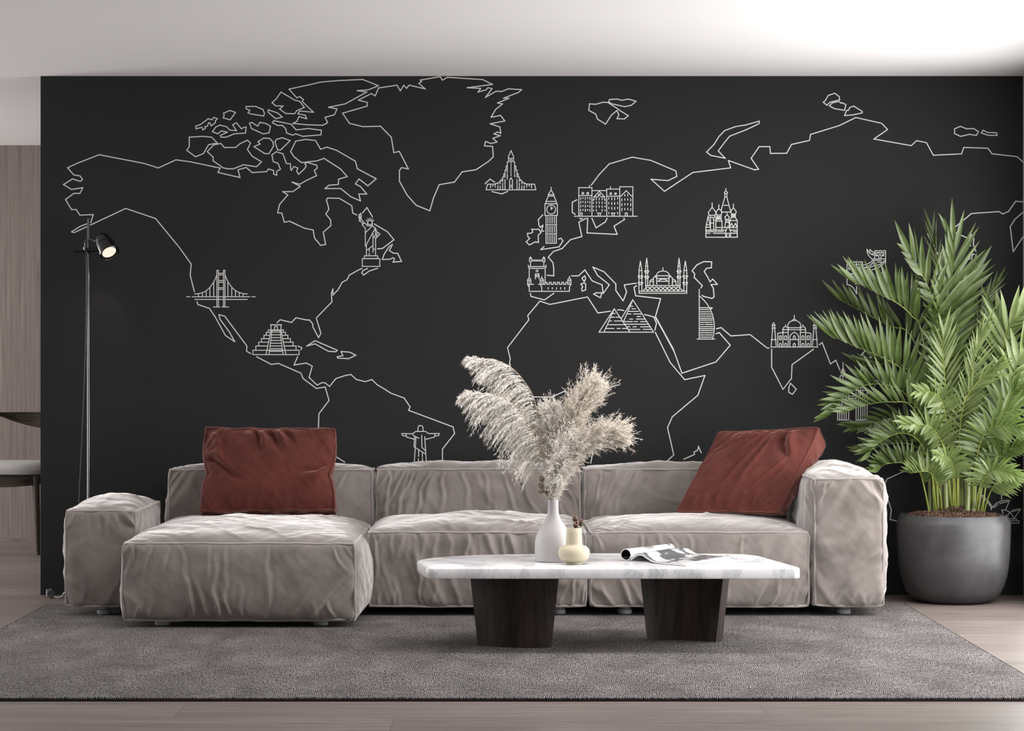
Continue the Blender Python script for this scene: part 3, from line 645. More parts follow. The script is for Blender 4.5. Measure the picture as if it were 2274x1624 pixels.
def ribbon_mesh(lines, w):
    V, F = [], []
    for l in lines:
        t = l.split()
        ox, oy, k = FR[t[0]]
        pts = []
        for q in t[1:]:
            a, b = q.split(',')
            px, py = ox + float(a) / k, oy + float(b) / k
            px = min(px, 2271.5); py = max(py, 170.3)
            p = P(px, py, 0.0)
            pts.append((p[0], p[2]))
        for (x0, z0), (x1, z1) in zip(pts, pts[1:]):
            dx, dz = x1 - x0, z1 - z0
            L = math.hypot(dx, dz)
            if L < 1e-6:
                continue
            dx /= L; dz /= L
            h = w / 2
            ex, ez = dx * h * .9, dz * h * .9
            nx, nz = -dz * h, dx * h
            b = len(V)
            _lay[0] += 1
            yy = -(.0006 + .00009 * (_lay[0] * 7 % 23))      # brush strokes lie one over the other
            for (cx, cz) in ((x0 - ex - nx, z0 - ez - nz), (x1 + ex - nx, z1 + ez - nz), (x1 + ex + nx, z1 + ez + nz), (x0 - ex + nx, z0 - ez + nz)):
                V.append((cx, yy, cz))
            F.append((b, b + 1, b + 2, b + 3))
    return V, F


def build_mural():
    root = empty('world_map_mural', (0.15, 0, 1.2))
    tag(root, 'white line drawing of a world map with landmarks on the black wall', 'mural')
    for c in COAST:
        for l in c:
            V, F = ribbon_mesh([l], .0047)
            raw_mesh('coastline', V, F, M['chalk'], root)
    for n, c in DRAW.items():
        V, F = ribbon_mesh(c, .0039)
        me = raw_mesh(n, V, F, M['chalk'], root)
# ---------------------------------------------------------------- the room
XL, XR = P(90, 812, 0)[0], P(2272, 812, 0)[0]     # ends of the dark wall
YFAR = 5400 / ((1200 - 812) / 1.10) - CAMD        # dining room's far wall
YB = -12.6                                        # wall behind the camera
XLL = -6.2                                        # left side of the flat


def struct(name, mb, mat, bev=0):
    o = mb.build(name, mat)
    tag(o, kind='structure')
    if bev: bevel(o, bev)
    return o


def opening(name, a0, a1, z0, z1, wall, axis, at, t, lab):
    """window_n: frame and pane standing in an opening. axis 'x': wall runs along y at x=at"""
    root = empty(name, (at, (a0 + a1) / 2, z0) if axis == 'x' else ((a0 + a1) / 2, at, z0))
    tag(root, lab, kind='structure')
    f = MB(); g = MB()
    n = max(1, round((a1 - a0) / 1.6)); w = .05

    def b(u0, u1, v0, v1, m, d=.06):
        if axis == 'x': m.box(at + t / 2 - d / 2, at + t / 2 + d / 2, u0, u1, v0, v1)
        else: m.box(u0, u1, at + t / 2 - d / 2, at + t / 2 + d / 2, v0, v1)
    b(a0, a1, z0, z0 + w, f); b(a0, a1, z1 - w, z1, f)
    for i in range(n + 1):
        u = a0 + (a1 - a0 - w) * i / n
        b(u, u + w, z0 + w, z1 - w, f)
    f.build('window_frame', M['alu'], root)
    for i in range(n):
        g = MB(); u = a0 + (a1 - a0 - w) * i / n
        b(u + w, u + (a1 - a0 - w) / n, z0 + w, z1 - w, g, .008)
        g.build('pane', M['glass'], root)


def build_room():
    struct('floor', MB().box(XLL - .2, XR + .2, YB - .2, YFAR + .3, -.1, 0), M['floor'])
    struct('ceiling', MB().box(XLL - .2, XR + .2, YB - .2, YFAR + .3, CEIL, CEIL + .15), M['ceiling'])
    struct('wall_back', MB().box(XL, XR, 0, .14, 0, CEIL), M['wall'])
    struct('wall_dining', MB().box(XLL, XR, YFAR, YFAR + .12, 0, CEIL), M['veneer'])
    struct('baseboard_dining', MB().box(XLL, XR, YFAR - .10, YFAR, 0, .012), M['floor'])
    # right wall with a long window in front of the pictured corner
    r = MB()
    r.box(XR, XR + .2, WR0, YFAR, 0, CEIL).box(XR, XR + .2, YB, WR1, 0, CEIL).box(XR, XR + .2, WR1, WR0, CEIL - .12, CEIL).box(XR, XR + .2, WR1, WR0, 0, .04)
    struct('wall_right', r, M['side'])
    opening('window_1', WR1, WR0, .04, CEIL - .12, None, 'x', XR, .2, 'full height window in the right wall')
    l = MB()
    l.box(XLL - .2, XLL, YB, -3.2, 0, CEIL).box(XLL - .2, XLL, -.6, .7, 0, CEIL).box(XLL - .2, XLL, 3.3, YFAR, 0, CEIL)
    for a, b in ((-3.2, -.6), (.7, 3.3)):
        l.box(XLL - .2, XLL, a, b, CEIL - .25, CEIL).box(XLL - .2, XLL, a, b, 0, .1)
    struct('wall_left', l, M['white'])
    opening('window_2', -3.2, -.6, .1, CEIL - .25, None, 'x', XLL - .2, .2, 'window in the far left wall')
    opening('fill_window_4', .7, 3.3, .1, CEIL - .25, None, 'x', XLL - .2, .2, 'added window beside the dining area')  # opening added to bring light into the dining side
    f = MB()
    f.box(XLL, WF0, YB - .2, YB, 0, CEIL).box(WF1, XR, YB - .2, YB, 0, CEIL).box(WF0, WF1, YB - .2, YB, CEIL - .1, CEIL).box(WF0, WF1, YB - .2, YB, 0, .5)
    struct('wall_front', f, M['side'])
    opening('fill_window_3', WF0, WF1, .5, CEIL - .1, None, 'y', YB - .2, .2, 'added wide window in the wall behind the viewer')
    # rug
    x0, x1 = P(108, 0, 0)[0], 1.85
    yb, yf = yfloor(1347), yfloor(1558)
    x0 = (108 - CX) * (CAMD + yb) / FOC; x1 = (2008 - CX) * (CAMD + yb) / FOC
    n = 560
    rng = np.random.RandomState(4)
    V = []; F = []
    xs = np.linspace(x0, x1, n)
    V = []
    e = .0022
    rows = []
    for (yy, zz, amp) in ((yb, .002, 1), (yb + 0, .011, 1), (yb - .008, .0125, 0), (yf + .008, .0125, 0), (yf, .0105, 1), (yf, .002, .4)):
        rows.append([(x, yy + amp * e * (rng.rand() - .5) * 2, zz) for x in xs])
    m = MB().grid(rows)
    m.box(x0, x1, yf, yb, .0005, .003)
    o = m.build('area_rug', M['rug'], loc=((x0 + x1) / 2, (yb + yf) / 2, 0))
    # ends closed by a thin bound strip each side
    tag(o, 'large grey woven rug lying under the sofa and marble coffee table', 'rug')
    for x in (x0, x1):
        s = MB().box(x - .002, x + .002, yf, yb, .0005, .0125).build('side_binding', M['rugedge'], o)
    MB().box(x0, x1, yf - .0035, yf + .001, .0005, .0065).build('front_binding', M['rugedge'], o)
# ---------------------------------------------------------------- upholstery
def trilinear(c8, X):
    """c8[i][j][k] corners; X (n,3) in [-1,1]"""
    u = (X + 1) / 2
    out = 0
    for i in (0, 1):
        for j in (0, 1):
            for k in (0, 1):
                w = (u[:, 0] if i else 1 - u[:, 0]) * (u[:, 1] if j else 1 - u[:, 1]) * (u[:, 2] if k else 1 - u[:, 2])
                out = out + w[:, None] * np.array(c8[i][j][k])[None, :]
    return out


def base_shape(X, c8, bow, seed, rnd, edgeamp, pinch=None):
    """X in the unit cube -> world, with rounded corners, bowed edges and a slight hand-made waviness"""
    Y = X.copy()
    q = np.abs(X)
    for a in range(3):
        b, c = (a + 1) % 3, (a + 2) % 3
        corner = (q[:, b] * q[:, a]) ** 14 * .5 + (q[:, c] * q[:, a]) ** 14 * .5
        Y[:, a] = X[:, a] * (1 - rnd[a] * corner)
        # bow: the faces' edges pulled in at their middle (positive) or out (negative)
        Y[:, a] *= 1 - bow[a] * ((1 - X[:, b] ** 2) * .5 + (1 - X[:, c] ** 2) * .5)
    if pinch:
        for zc, wz, amt in pinch:
            Y[:, 0] *= 1 - amt * np.exp(-((X[:, 2] - zc) / wz) ** 2)
    W = trilinear(c8, Y)
    d = np.stack([gnoise(W[:, 2] * 9 + W[:, 0] * 7 + k * 9.1, W[:, 1] * 8 - W[:, 0] * 6 + k * 3.3, seed + k) for k in range(3)], 1)
    d2 = np.stack([gnoise(W[:, 2] * 31 + W[:, 0] * 27 + k * 9.1, W[:, 1] * 29 - W[:, 0] * 25 + k * 3.3, seed + 5 + k) for k in range(3)], 1)
    return W + d * edgeamp + d2 * edgeamp * .35


FACES = {'-x': (0, -1), '+x': (0, 1), '-y': (1, -1), '+y': (1, 1), '-z': (2, -1), '+z': (2, 1)}


def gather(t, d, L, seed, freq, reach, amp, slant):
    """folds running away from a seam. t along the seam (m), d distance from it (m), L seam length"""
    tc = (t / L - .5) * 2
    tt = t + d * (slant * tc + .45 * noise1(t * 3.1, seed + 3))
    rr = reach * (.45 + 1.3 * np.clip(noise1(tt * 5 + 3, seed + 7) * .9 + .5, 0, 1.3))
    n = noise1(tt * freq, seed) + .15 * noise1(tt * freq * 2.3 + 5, seed + 1)
    ridge = (1 - np.clip(np.abs(n) * 1.7, 0, 1)) ** 1.3 - .35
    strength = np.clip(noise1(tt * 2.3 + 1.7, seed + 11) * 1.2 + .62, .05, 1.2)
    fall = np.exp(-(d / rr) ** 1.6) * (d / (d + .006))
    return amp * ridge * fall * strength


def puffy(name, c8, mat, pmat, parent, bulge, seed=1, res=.007, bow=(0, 0, 0), rnd=(.03, .03, .03), edgeamp=.003, wr=1.0, sharpness=.05,
          plain=(), pipe=.0052, dome=None, fold_dirs=None, freq=13, reach=.12, extra=None, dents=1.0, pinch=None):
    c8n = np.array(c8, float)
    allV, allF = [], []; base = 0
    size = [np.linalg.norm(c8n[1, 0, 0] - c8n[0, 0, 0]), np.linalg.norm(c8n[0, 1, 0] - c8n[0, 0, 0]), np.linalg.norm(c8n[0, 0, 1] - c8n[0, 0, 0])]
    for fn, (a, s) in FACES.items():
        b, c = (a + 1) % 3, (a + 2) % 3
        r = res if fn not in plain else res * 4
        nb = max(8, int(size[b] / r)); nc = max(8, int(size[c] / r))
        # a denser spacing towards the seams
        gb = np.linspace(-1, 1, nb); gc = np.linspace(-1, 1, nc)
        gb = .65 * gb + .35 * np.sin(gb * PI / 2); gc = .65 * gc + .35 * np.sin(gc * PI / 2)
        B, C = np.meshgrid(gb, gc, indexing='ij'); B = B.ravel(); C = C.ravel()
        X = np.zeros((len(B), 3)); X[:, a] = s; X[:, b] = B; X[:, c] = C
        W = base_shape(X, c8n, bow, seed, rnd, edgeamp, pinch)
        # face normal from corner geometry
        e1 = (c8n.transpose(0, 1, 2, 3))
        idx = [0, 0, 0]
        idx[a] = 1 if s > 0 else 0
        p00 = c8n[tuple(idx)]; i2 = list(idx); i2[b] = 1; p10 = c8n[tuple(i2)]; i3 = list(idx); i3[c] = 1; p01 = c8n[tuple(i3)]
        i4 = list(i2); i4[c] = 1; p11 = c8n[tuple(i4)]
        nrm = np.cross((p10 - p00) + (p11 - p01), (p01 - p00) + (p11 - p10)) * s
        nrm /= np.linalg.norm(nrm)
        Lb, Lc = size[b], size[c]
        tb = (B + 1) / 2 * Lb; tc = (C + 1) / 2 * Lc
        db0, db1, dc0, dc1 = tb, Lb - tb, tc, Lc - tc
        lam = sharpness
        rise = (1 - np.exp(-np.minimum(db0, db1) / lam)) * (1 - np.exp(-np.minimum(dc0, dc1) / lam))
        dm = (1 - np.abs(B) ** 2.2) * (1 - np.abs(C) ** 2.2)
        h = bulge.get(fn, .02) * (.45 * rise + .55 * dm)
        if fn not in plain:
            w = wr
            mm = (.0190 if a == 1 else .0095) * w
            h = h + gather(tb, dc0, Lb, seed * 17 + a * 5 + (s > 0), freq, reach * .8, mm, -1.1)
            h = h + gather(tb, dc1, Lb, seed * 19 + a * 5 + (s > 0) + 31, freq, reach * .8, mm, -1.1)
            h = h + gather(tc, db0, Lc, seed * 23 + a * 5 + (s > 0) + 57, freq, reach, mm, -.7)
            h = h + gather(tc, db1, Lc, seed * 29 + a * 5 + (s > 0) + 91, freq, reach, mm, -.7)
            fade = rise
            h = h + fade * .010 * dents * gnoise(tb * 4 + seed, tc * 4, seed + 41) + fade * .0016 * dents * gnoise(tb * 11 + seed, tc * 13, seed + 43)
            # a few long soft folds
            cs, sn = math.cos(seed * 1.7 + a), math.sin(seed * 1.7 + a)
            u = tb * cs + tc * sn + .05 * gnoise(tb * 5, tc * 5, seed + 61)
            v_ = -tb * sn + tc * cs
            ln = (1 - np.clip(np.abs(gnoise(u * 7, v_ * 1.6, seed + 71)) * 3.2, 0, 1)) ** 1.5
            h = h + fade * .009 * w * ln * np.clip(gnoise(tb * 3, tc * 3, seed + 73) + .45, 0, 1)
        if extra:
            h = h + extra(fn, tb, tc, Lb, Lc)
        W = W + h[:, None] * nrm[None, :]
        ii, jj = np.meshgrid(np.arange(nb - 1), np.arange(nc - 1), indexing='ij')
        q0 = (ii * nc + jj).ravel(); q1 = q0 + nc; q2 = q1 + 1; q3 = q0 + 1
        Fq = np.stack([q0, q1, q2, q3], 1) if s > 0 else np.stack([q0, q3, q2, q1], 1)
        allV.append(W); allF.append(Fq + base); base += len(W)
    o = raw_mesh(name, np.vstack(allV), np.vstack(allF), mat, parent, smooth=True, loc=None)
    # piping on the twelve seams: one mesh
    if pipe:
        pb = MB()
        for a in range(3):
            b, c = (a + 1) % 3, (a + 2) % 3
            for sb in (-1, 1):
                for sc in (-1, 1):
                    n = max(10, int(size[a] / .018))
                    t = np.linspace(-1, 1, n)
                    t = .7 * t + .3 * np.sin(t * PI / 2)
                    X = np.zeros((n, 3)); X[:, a] = t; X[:, b] = sb; X[:, c] = sc
                    W = base_shape(X, c8n, bow, seed, rnd, edgeamp, pinch)
                    pb.tube(W, pipe, 7)
        pb.build('piping', pmat, o, smooth=True, sharp=60)
    return o


def boxc8(x0, x1, y0, y1, z0, z1):
    return [[[(x, y, z) for z in (z0, z1)] for y in (y0, y1)] for x in (x0, x1)]


def folds(specs):
    """single long folds on the front face: (x along the seam 0..1, from 't'op / 'b'ottom, length, slant, height, width)"""
    def f(fn, tb, tc, Lb, Lc):
        if fn != '-y': return 0 * tb
        h = 0 * tb
        for i, (x0, e, L, sl, a, w) in enumerate(specs):
            t = tb if e == 'b' else Lb - tb
            d = (tc - x0 * Lc) - sl * t - .010 * np.sin(t * 23 + i) - .004 * np.sin(t * 51 + 2 * i)
            env = np.clip(t / .025, 0, 1) * np.clip((L - t) / (L * .55), 0, 1)
            wt = w * (.55 + .6 * t / L)
            h = h + a * env * (np.exp(-(d / wt) ** 2) - .55 * np.exp(-((d - 1.9 * wt) / wt) ** 2))
        return h
    return f


def random_folds(seed, n, L, a, slant):
    rng = np.random.RandomState(seed)
    out = []
    for i in range(n):
        x = (i + .2 + .6 * rng.rand()) / n
        e = 'b' if rng.rand() < .5 else 't'
        sl = slant * (x - .5) * 2 * (-1 if e == 't' else -1) * (-1 if e == 'b' else 1) * .9 + rng.uniform(-.15, .15)
        out.append((x, e, L * rng.uniform(.5, 1.2), sl, a * rng.uniform(.5, 1.1), rng.uniform(.007, .012)))
    return out


def build_sofa():
    root = empty('modular_sofa', (-.1, -.65, 0.0125))
    tag(root, 'taupe velvet modular sofa with chaise, low arms and piped seams on the grey rug', 'sofa')
    S = M['sofa']; Pp = M['piping']
    zb = .052
    yf, yb = -1.10, -.07
    g = .004
    xs = [-1.571, -.585, .384, 1.352]
    FB = {'-y': .030, '+y': .015, '-x': .020, '+x': .020, '+z': .055, '-z': .004}
    # seats
    puffy('chaise_seat', boxc8(xs[0], xs[1] - g - .006, -1.57, -.30, zb - .012, .362), S, Pp, root, {**FB, '-x': .034, '+x': .050, '+z': .068, '-y': .030}, seed=3, plain=('-z', '+y'), extra=folds([(.30, 'b', .26, -.10, .012, .011), (.36, 'b', .20, -.16, .010, .009), (.42, 'b', .30, -.12, .014, .012), (.47, 'b', .22, -.18, .011, .009), (.53, 'b', .18, -.20, .010, .009), (.62, 'b', .30, .0, .008, .013), (.25, 't', .12, .12, .006, .010), (.36, 't', .22, .10, .007, .012), (.44, 't', .16, .06, .007, .009), (.62, 't', .14, .05, .006, .010), (.90, 't', .13, .5, .008, .008), (.96, 't', .10, .6, .007, .007), (.05, 't', .16, -.25, .007, .009), (.12, 't', .14, -.3, .007, .009), (.20, 't', .16, -.25, .006, .010), (.05, 'b', .10, .55, .009, .008), (.10, 'b', .08, .6, .008, .007), (.93, 'b', .10, -.7, .008, .008), (.85, 'b', .09, -.6, .007, .008)]), reach=.19, wr=1.05, freq=12)
    puffy('seat', boxc8(xs[1] + .008, xs[2] - g, yf, -.30, zb, .376), S, Pp, root, {**FB, '-y': .022, '-x': .004, '+x': .006}, seed=5, extra=folds(random_folds(5, 17, .22, .012, .25) + random_folds(6, 12, .16, .009, .15)), plain=('-z', '+y', '-x', '+x'), reach=.16, wr=1.35, freq=16)
    puffy('seat', boxc8(xs[2] + g, xs[3] - g, yf, -.30, zb, .376), S, Pp, root, {**FB, '-y': .022, '-x': .006, '+x': .004}, seed=8, extra=folds(random_folds(9, 15, .16, .010, .5)), plain=('-z', '+y', '-x', '+x'), reach=.13, wr=1.25)
    # backs
    bb = {'-y': .026, '+y': .012, '-x': .012, '+x': .012, '+z': .030, '-z': .003}
    puffy('backrest', boxc8(xs[0] + .02, xs[1] - g, -.295, yb, .10, .615), S, Pp, root, {**bb, '-x': .02, '+x': .003}, seed=11, extra=folds(random_folds(11, 10, .16, .010, .8)), plain=('-z', '+y', '+x'), reach=.13)
    puffy('backrest', boxc8(xs[1] + g, xs[2] - g, -.295, yb, .10, .618), S, Pp, root, {**bb, '-x': .003, '+x': .003}, seed=13, extra=folds([(.06, 't', .40, -.05, .008, .010), (.13, 't', .42, -.35, .012, .011), (.19, 't', .45, -.40, .012, .010), (.27, 't', .42, -.38, .014, .011), (.34, 't', .26, -.15, .011, .010), (.43, 't', .20, .05, .009, .010), (.52, 't', .24, .15, .010, .010), (.60, 't', .34, .45, .012, .010), (.68, 't', .40, .50, .010, .010), (.80, 't', .38, .45, .008, .010), (.90, 't', .25, .35, .007, .009)]), plain=('-z', '+y', '-x', '+x'), reach=.19, wr=1.5, freq=11)
    puffy('backrest', boxc8(xs[2] + g, xs[3] - g, -.295, yb, .10, .618), S, Pp, root, {**bb, '-x': .003, '+x': .003}, seed=16, extra=folds([(.08, 't', .35, -.15, .009, .008), (.16, 't', .36, -.35, .011, .009), (.24, 't', .34, -.45, .010, .009), (.33, 't', .26, -.5, .008, .009)]), plain=('-z', '+y', '-x', '+x'), reach=.10)
    # arms
    puffy('armrest', boxc8(-1.885, -1.582, yf - .0, -.32, zb, .470), S, Pp, root, {'-y': .018, '+y': .02, '-x': .034, '+x': .006, '+z': .048, '-z': .004}, seed=21, extra=folds([(.10, 't', .10, -.4, .007, .007), (.3, 't', .12, .1, .007, .008), (.45, 't', .12, .1, .008, .008), (.6, 't', .13, .1, .008, .008), (.75, 't', .10, .2, .008, .007), (.9, 't', .11, .4, .007, .007), (.2, 'b', .12, .2, .005, .010)]), plain=('-z', '+y'), reach=.13)
    puffy('armrest', boxc8(xs[3] + .012, 1.664, yf - .01, -.07, zb, .610), S, Pp, root, {'-y': .022, '+y': .02, '-x': .030, '+x': .048, '+z': .050, '-z': .004}, seed=25, extra=folds([(.12, 't', .13, -.2, .007, .009), (.75, 't', .16, .5, .009, .010), (.88, 't', .16, .6, .009, .009), (.15, 'b', .14, .8, .009, .010), (.60, 'b', .08, -.6, .006, .009), (.78, 'b', .08, -.6, .006, .009)]), plain=('-z', '+y'), reach=.15, wr=1.35)
    # feet
    feet = [((953 - 0) / 1, 0)]
    for px, yy in ((361, -1.47), (712, -1.47), (232, -1.02), (1240, -1.0), (1387, -1.0), (1873, -1.0)):
        D = CAMD + yy
        x = (px - CX) * D / FOC
        f = MB().lathe([(.027, 0), (.032, .004), (.032, .020), (.024, .025), (.024, .045)], (x, yy, .0127), 28)
        f.build('foot', M['foot'], root, smooth=True)
    for x, yy in ((-1.45, -.20), (-.70, -.20), (-.45, -.15), (.25, -.15), (.5, -.15), (1.25, -.15), (1.5, -.2)):
        f = MB().lathe([(.027, 0), (.032, .004), (.032, .020), (.024, .025), (.024, .095)], (x, yy, 0.0005 if yy > yfloor(1347) else .0127), 20)
        f.build('foot', M['foot'], root, smooth=True)


def quad_c8(fl, fr, thick, yfun=None):
    pass


def pillow_c8(TL, TR, BL, BR, n, th):
    """front-face corners (world) and the offset to the back face"""
    n = np.array(n) * th
    g = lambda p: np.array(p)
    # axes: x left->right, y front->back, z bottom->top
    return [[[tuple(g(BL)), tuple(g(TL))], [tuple(g(BL) + n), tuple(g(TL) + n)]], [[tuple(g(BR)), tuple(g(TR))], [tuple(g(BR) + n), tuple(g(TR) + n)]]]


def build_cushions():
    # left cushion, standing on the chaise against the back
    y0, y1 = -.60, -.375
    TL, TR = P(452, 948, y1 - .075), P(747, 950, y1 - .075)
    BL, BR = P(441, 1138, y0), P(747, 1138, y0)
    ctr = (np.array(TL) + np.array(TR) + np.array(BL) + np.array(BR)) / 4
    root = empty('throw_pillow', tuple(ctr))
    tag(root, 'terracotta velvet cushion with piped edges standing upright on the chaise', 'cushion', 'terracotta velvet cushions')
    n = np.cross(np.array(TR) - TL, np.array(BL) - TL); n /= np.linalg.norm(n)
    if n[1] < 0: n = -n

    def creases(fn, tb, tc, Lb, Lc):
        # on -y face: b = z axis, c = x axis (cyclic order y,z,x)
        if fn != '-y': return 0 * tb
        z = tb / Lb; x = tc / Lc
        h = 0 * tb
        def line(x0, z0, x1, z1, w, a):
            dx, dz = (x1 - x0) * Lc, (z1 - z0) * Lb
            L = math.hypot(dx, dz)
            px, pz = (x - x0) * Lc, (z - z0) * Lb
            t = (px * dx + pz * dz) / L; d = (px * dz - pz * dx) / L + .008 * np.sin(t * 30)
            return 1.9 * a * np.exp(-(d / w) ** 2) * np.clip(t / .03, 0, 1) * np.clip((L - t) / (L * .6), 0, 1)
        h = h - line(.02, .62, .34, .30, .013, .016) + line(.02, .70, .26, .42, .016, .008)
        h = h - line(.98, .58, .68, .36, .012, .008) + line(.99, .52, .70, .28, .018, .014)
        h = h - line(.38, .97, .46, .62, .012, .014) + line(.42, .97, .50, .68, .012, .012)
        h = h - line(.48, .97, .62, .60, .014, .015) + line(.53, .97, .66, .68, .012, .014) - line(.58, .97, .72, .72, .013, .010)
        h = h + line(.31, .97, .36, .76, .014, .007) + line(.05, .95, .16, .55, .02, .010) + line(.95, .93, .86, .6, .02, .008)
        return h
    puffy('cushion_cover', pillow_c8(TL, TR, BL, BR, n, .075), M['red'], M['redpiping'], root, {'-y': .075, '+y': .03, '-x': .012, '+x': .012, '-z': .004, '+z': .010}, seed=34, res=.0045,
          bow=(.02, 0, .085), rnd=(.03, .02, .03), edgeamp=.006, wr=.75, sharpness=.06, pipe=.0045, reach=.08, extra=creases, dents=.8, pinch=[(-.12, .10, .035), (-.12, .5, .05)])
    # right cushion, leaning back into the corner of back and arm
    TL, TR = P(1600, 966, -.335), P(1812, 955, -.60)
    BL, BR = P(1503, 1138, -.60), P(1728, 1140, -.86)
    TL, TR = P(1596, 960, -.36), P(1821, 948, -.56)
    BL, BR = P(1501, 1138, -.62), P(1730, 1141, -.84)
    n = np.cross(np.array(TR) - TL, np.array(BL) - TL); n /= np.linalg.norm(n)
    if n[1] < 0: n = -n
    ctr = (np.array(TL) + np.array(TR) + np.array(BL) + np.array(BR)) / 4
    root = empty('throw_pillow', tuple(ctr))
    tag(root, 'terracotta velvet cushion slumped at an angle over the right armrest', 'cushion', 'terracotta velvet cushions')

    def creases2(fn, tb, tc, Lb, Lc):
        if fn != '-y': return 0 * tb
        z = tb / Lb; x = tc / Lc
        def line(x0, z0, x1, z1, w, a, bend=.0):
            dx, dz = (x1 - x0) * Lc, (z1 - z0) * Lb
            L = math.hypot(dx, dz)
            px, pz = (x - x0) * Lc, (z - z0) * Lb
            t = (px * dx + pz * dz) / L; d = (px * dz - pz * dx) / L + bend * (t / L) * (1 - t / L)
            return 2.1 * a * np.exp(-(d / w) ** 2) * np.clip(t / .04, 0, 1) * np.clip((L - t) / (L * .4), 0, 1)
        h = line(.45, .95, .05, .72, .009, .007, .03) + line(.52, .97, .22, .48, .008, .008, .04) + line(.58, .95, .30, .12, .008, .008, .05) + line(.62, .88, .46, .06, .008, .008, .03)
        h = h + line(.86, .60, .56, .06, .009, .009, .03) - line(.68, .93, .86, .60, .02, .016, -.05) + line(.76, .97, .92, .55, .02, .012, -.04) + line(.90, .55, .74, .06, .008, .006, .02)
        for k in range(7):
            h = h + line(.12 + .12 * k, .01, .14 + .12 * k, .16 + .05 * (k % 3), .007, .006)
        return h
    c8 = pillow_c8(TL, TR, BL, BR, n, .125)
    for i, P0 in ((0, BL), (1, BR)):
        c8[i][1][0] = tuple(np.array(P0) + np.array((.035, .085, -.012)))
    puffy('cushion_cover', c8, M['red'], M['redpiping'], root, {'-y': .045, '+y': .02, '-x': .010, '+x': .012, '-z': .004, '+z': .008}, seed=47, res=.0045,
          bow=(.0, 0, .03), rnd=(.02, .02, .02), edgeamp=.005, wr=.55, sharpness=.09, pipe=.0042, reach=.07, extra=creases2, dents=.8)
# ---------------------------------------------------------------- coffee table and what stands on it
TZ = .337 + .0       # table top height


def build_table():
    root = empty('coffee_table', (.4, -2.15, .0125))
    tag(root, 'low coffee table with chamfered white marble top on two dark wood legs', 'table')
    pts = [(-.276, -2.494), (1.138, -2.494), (1.040, -1.90), (.975, -1.80), (.357, -1.758), (-.087, -1.85), (-.268, -1.985), (-.329, -2.135)]
    rad = [.035, .040, .10, .10, .25, .20, .09, .055]
    out = []
    n = len(pts)
    for i in range(n):
        a, b, c = np.array(pts[i - 1]), np.array(pts[i]), np.array(pts[(i + 1) % n])
        u = (a - b); lu = np.linalg.norm(u); u = u / lu
        v = (c - b); lv = np.linalg.norm(v); v = v / lv
        r = min(rad[i], lu * .48, lv * .48)
        for k in range(9):
            t = k / 8
            out.append((b + u * r * (1 - t)) * (1 - t) + (b + v * r * t) * t - (b * 0) if False else ((1 - t) ** 2 * (b + u * r) + 2 * t * (1 - t) * b + t * t * (b + v * r)))
    out = np.array(out); m = len(out); ctr = out.mean(0)
    rows = []
    for dz, ins in ((TZ - .041, .006), (TZ - .0395, .002), (TZ - .036, 0), (TZ - .006, 0), (TZ - .002, .0022), (TZ, .007)):
        rows.append([tuple(p + (ctr - p) / np.linalg.norm(ctr - p) * ins) + (dz,) for p in out])
    mb = MB(); mb.grid(rows, closed_v=True)
    mb.F.append(tuple(range(m))[::-1]); mb.F.append(tuple(range((len(rows) - 1) * m, len(rows) * m)))
    mb.build('tabletop', M['marble'], root, smooth=True, sharp=40)
    # curved slab legs, tapering downwards

    def leg(x0t, x1t, x0b, x1b, yc, bow, th, skew, endo=-.028, name='leg'):
        rows = []
        nz, nx = 10, 18
        mb = MB()
        for side in (0, 1):
            rr = []
            for i in range(nz + 1):
                f = i / nz; z = .0128 + (TZ - .0412 - .0128) * f
                xa = x0b + (x0t - x0b) * f; xb = x1b + (x1t - x1b) * f
                row = []
                for k in range(nx + 1):
                    u = k / nx; x = xa + (xb - xa) * u
                    c = bow * (1 - (2 * u - 1) ** 2)
                    y = yc + c + skew * (u - .5)
                    if side: y += th * (1 - .15 * abs(2 * u - 1))
                    row.append((x + (side * (.028 if u < .5 else -endo) * (.5 - u) * 2), y, z))
                rr.append(row)
            rows.append(rr)
        a, b = rows
        mb.grid(a); mb.grid([r[::-1] for r in b])
        mb.grid([[a[i][0], b[i][0]][::-1] for i in range(nz + 1)])
        mb.grid([[a[i][-1], b[i][-1]] for i in range(nz + 1)])
        mb.grid([[a[0][k], b[0][k]] for k in range(nx + 1)]); mb.grid([[a[-1][k], b[-1][k]][::-1] for k in range(nx + 1)])
        o = mb.build(name, M['walnut'], root, smooth=True, sharp=40)
        return o
    leg(-.117, .229, -.087, .199, -2.23, -.055, .06, -.09)
    leg(.552, .880, .583, .848, -2.065, .05, .06, -.07, .030)


def px_profile(pts, D, base):
    """(radius px, py) list -> (radius m, height above base)"""
    return [(r * D / FOC, CAMZ - (py - CY) * D / FOC - base) for r, py in pts]


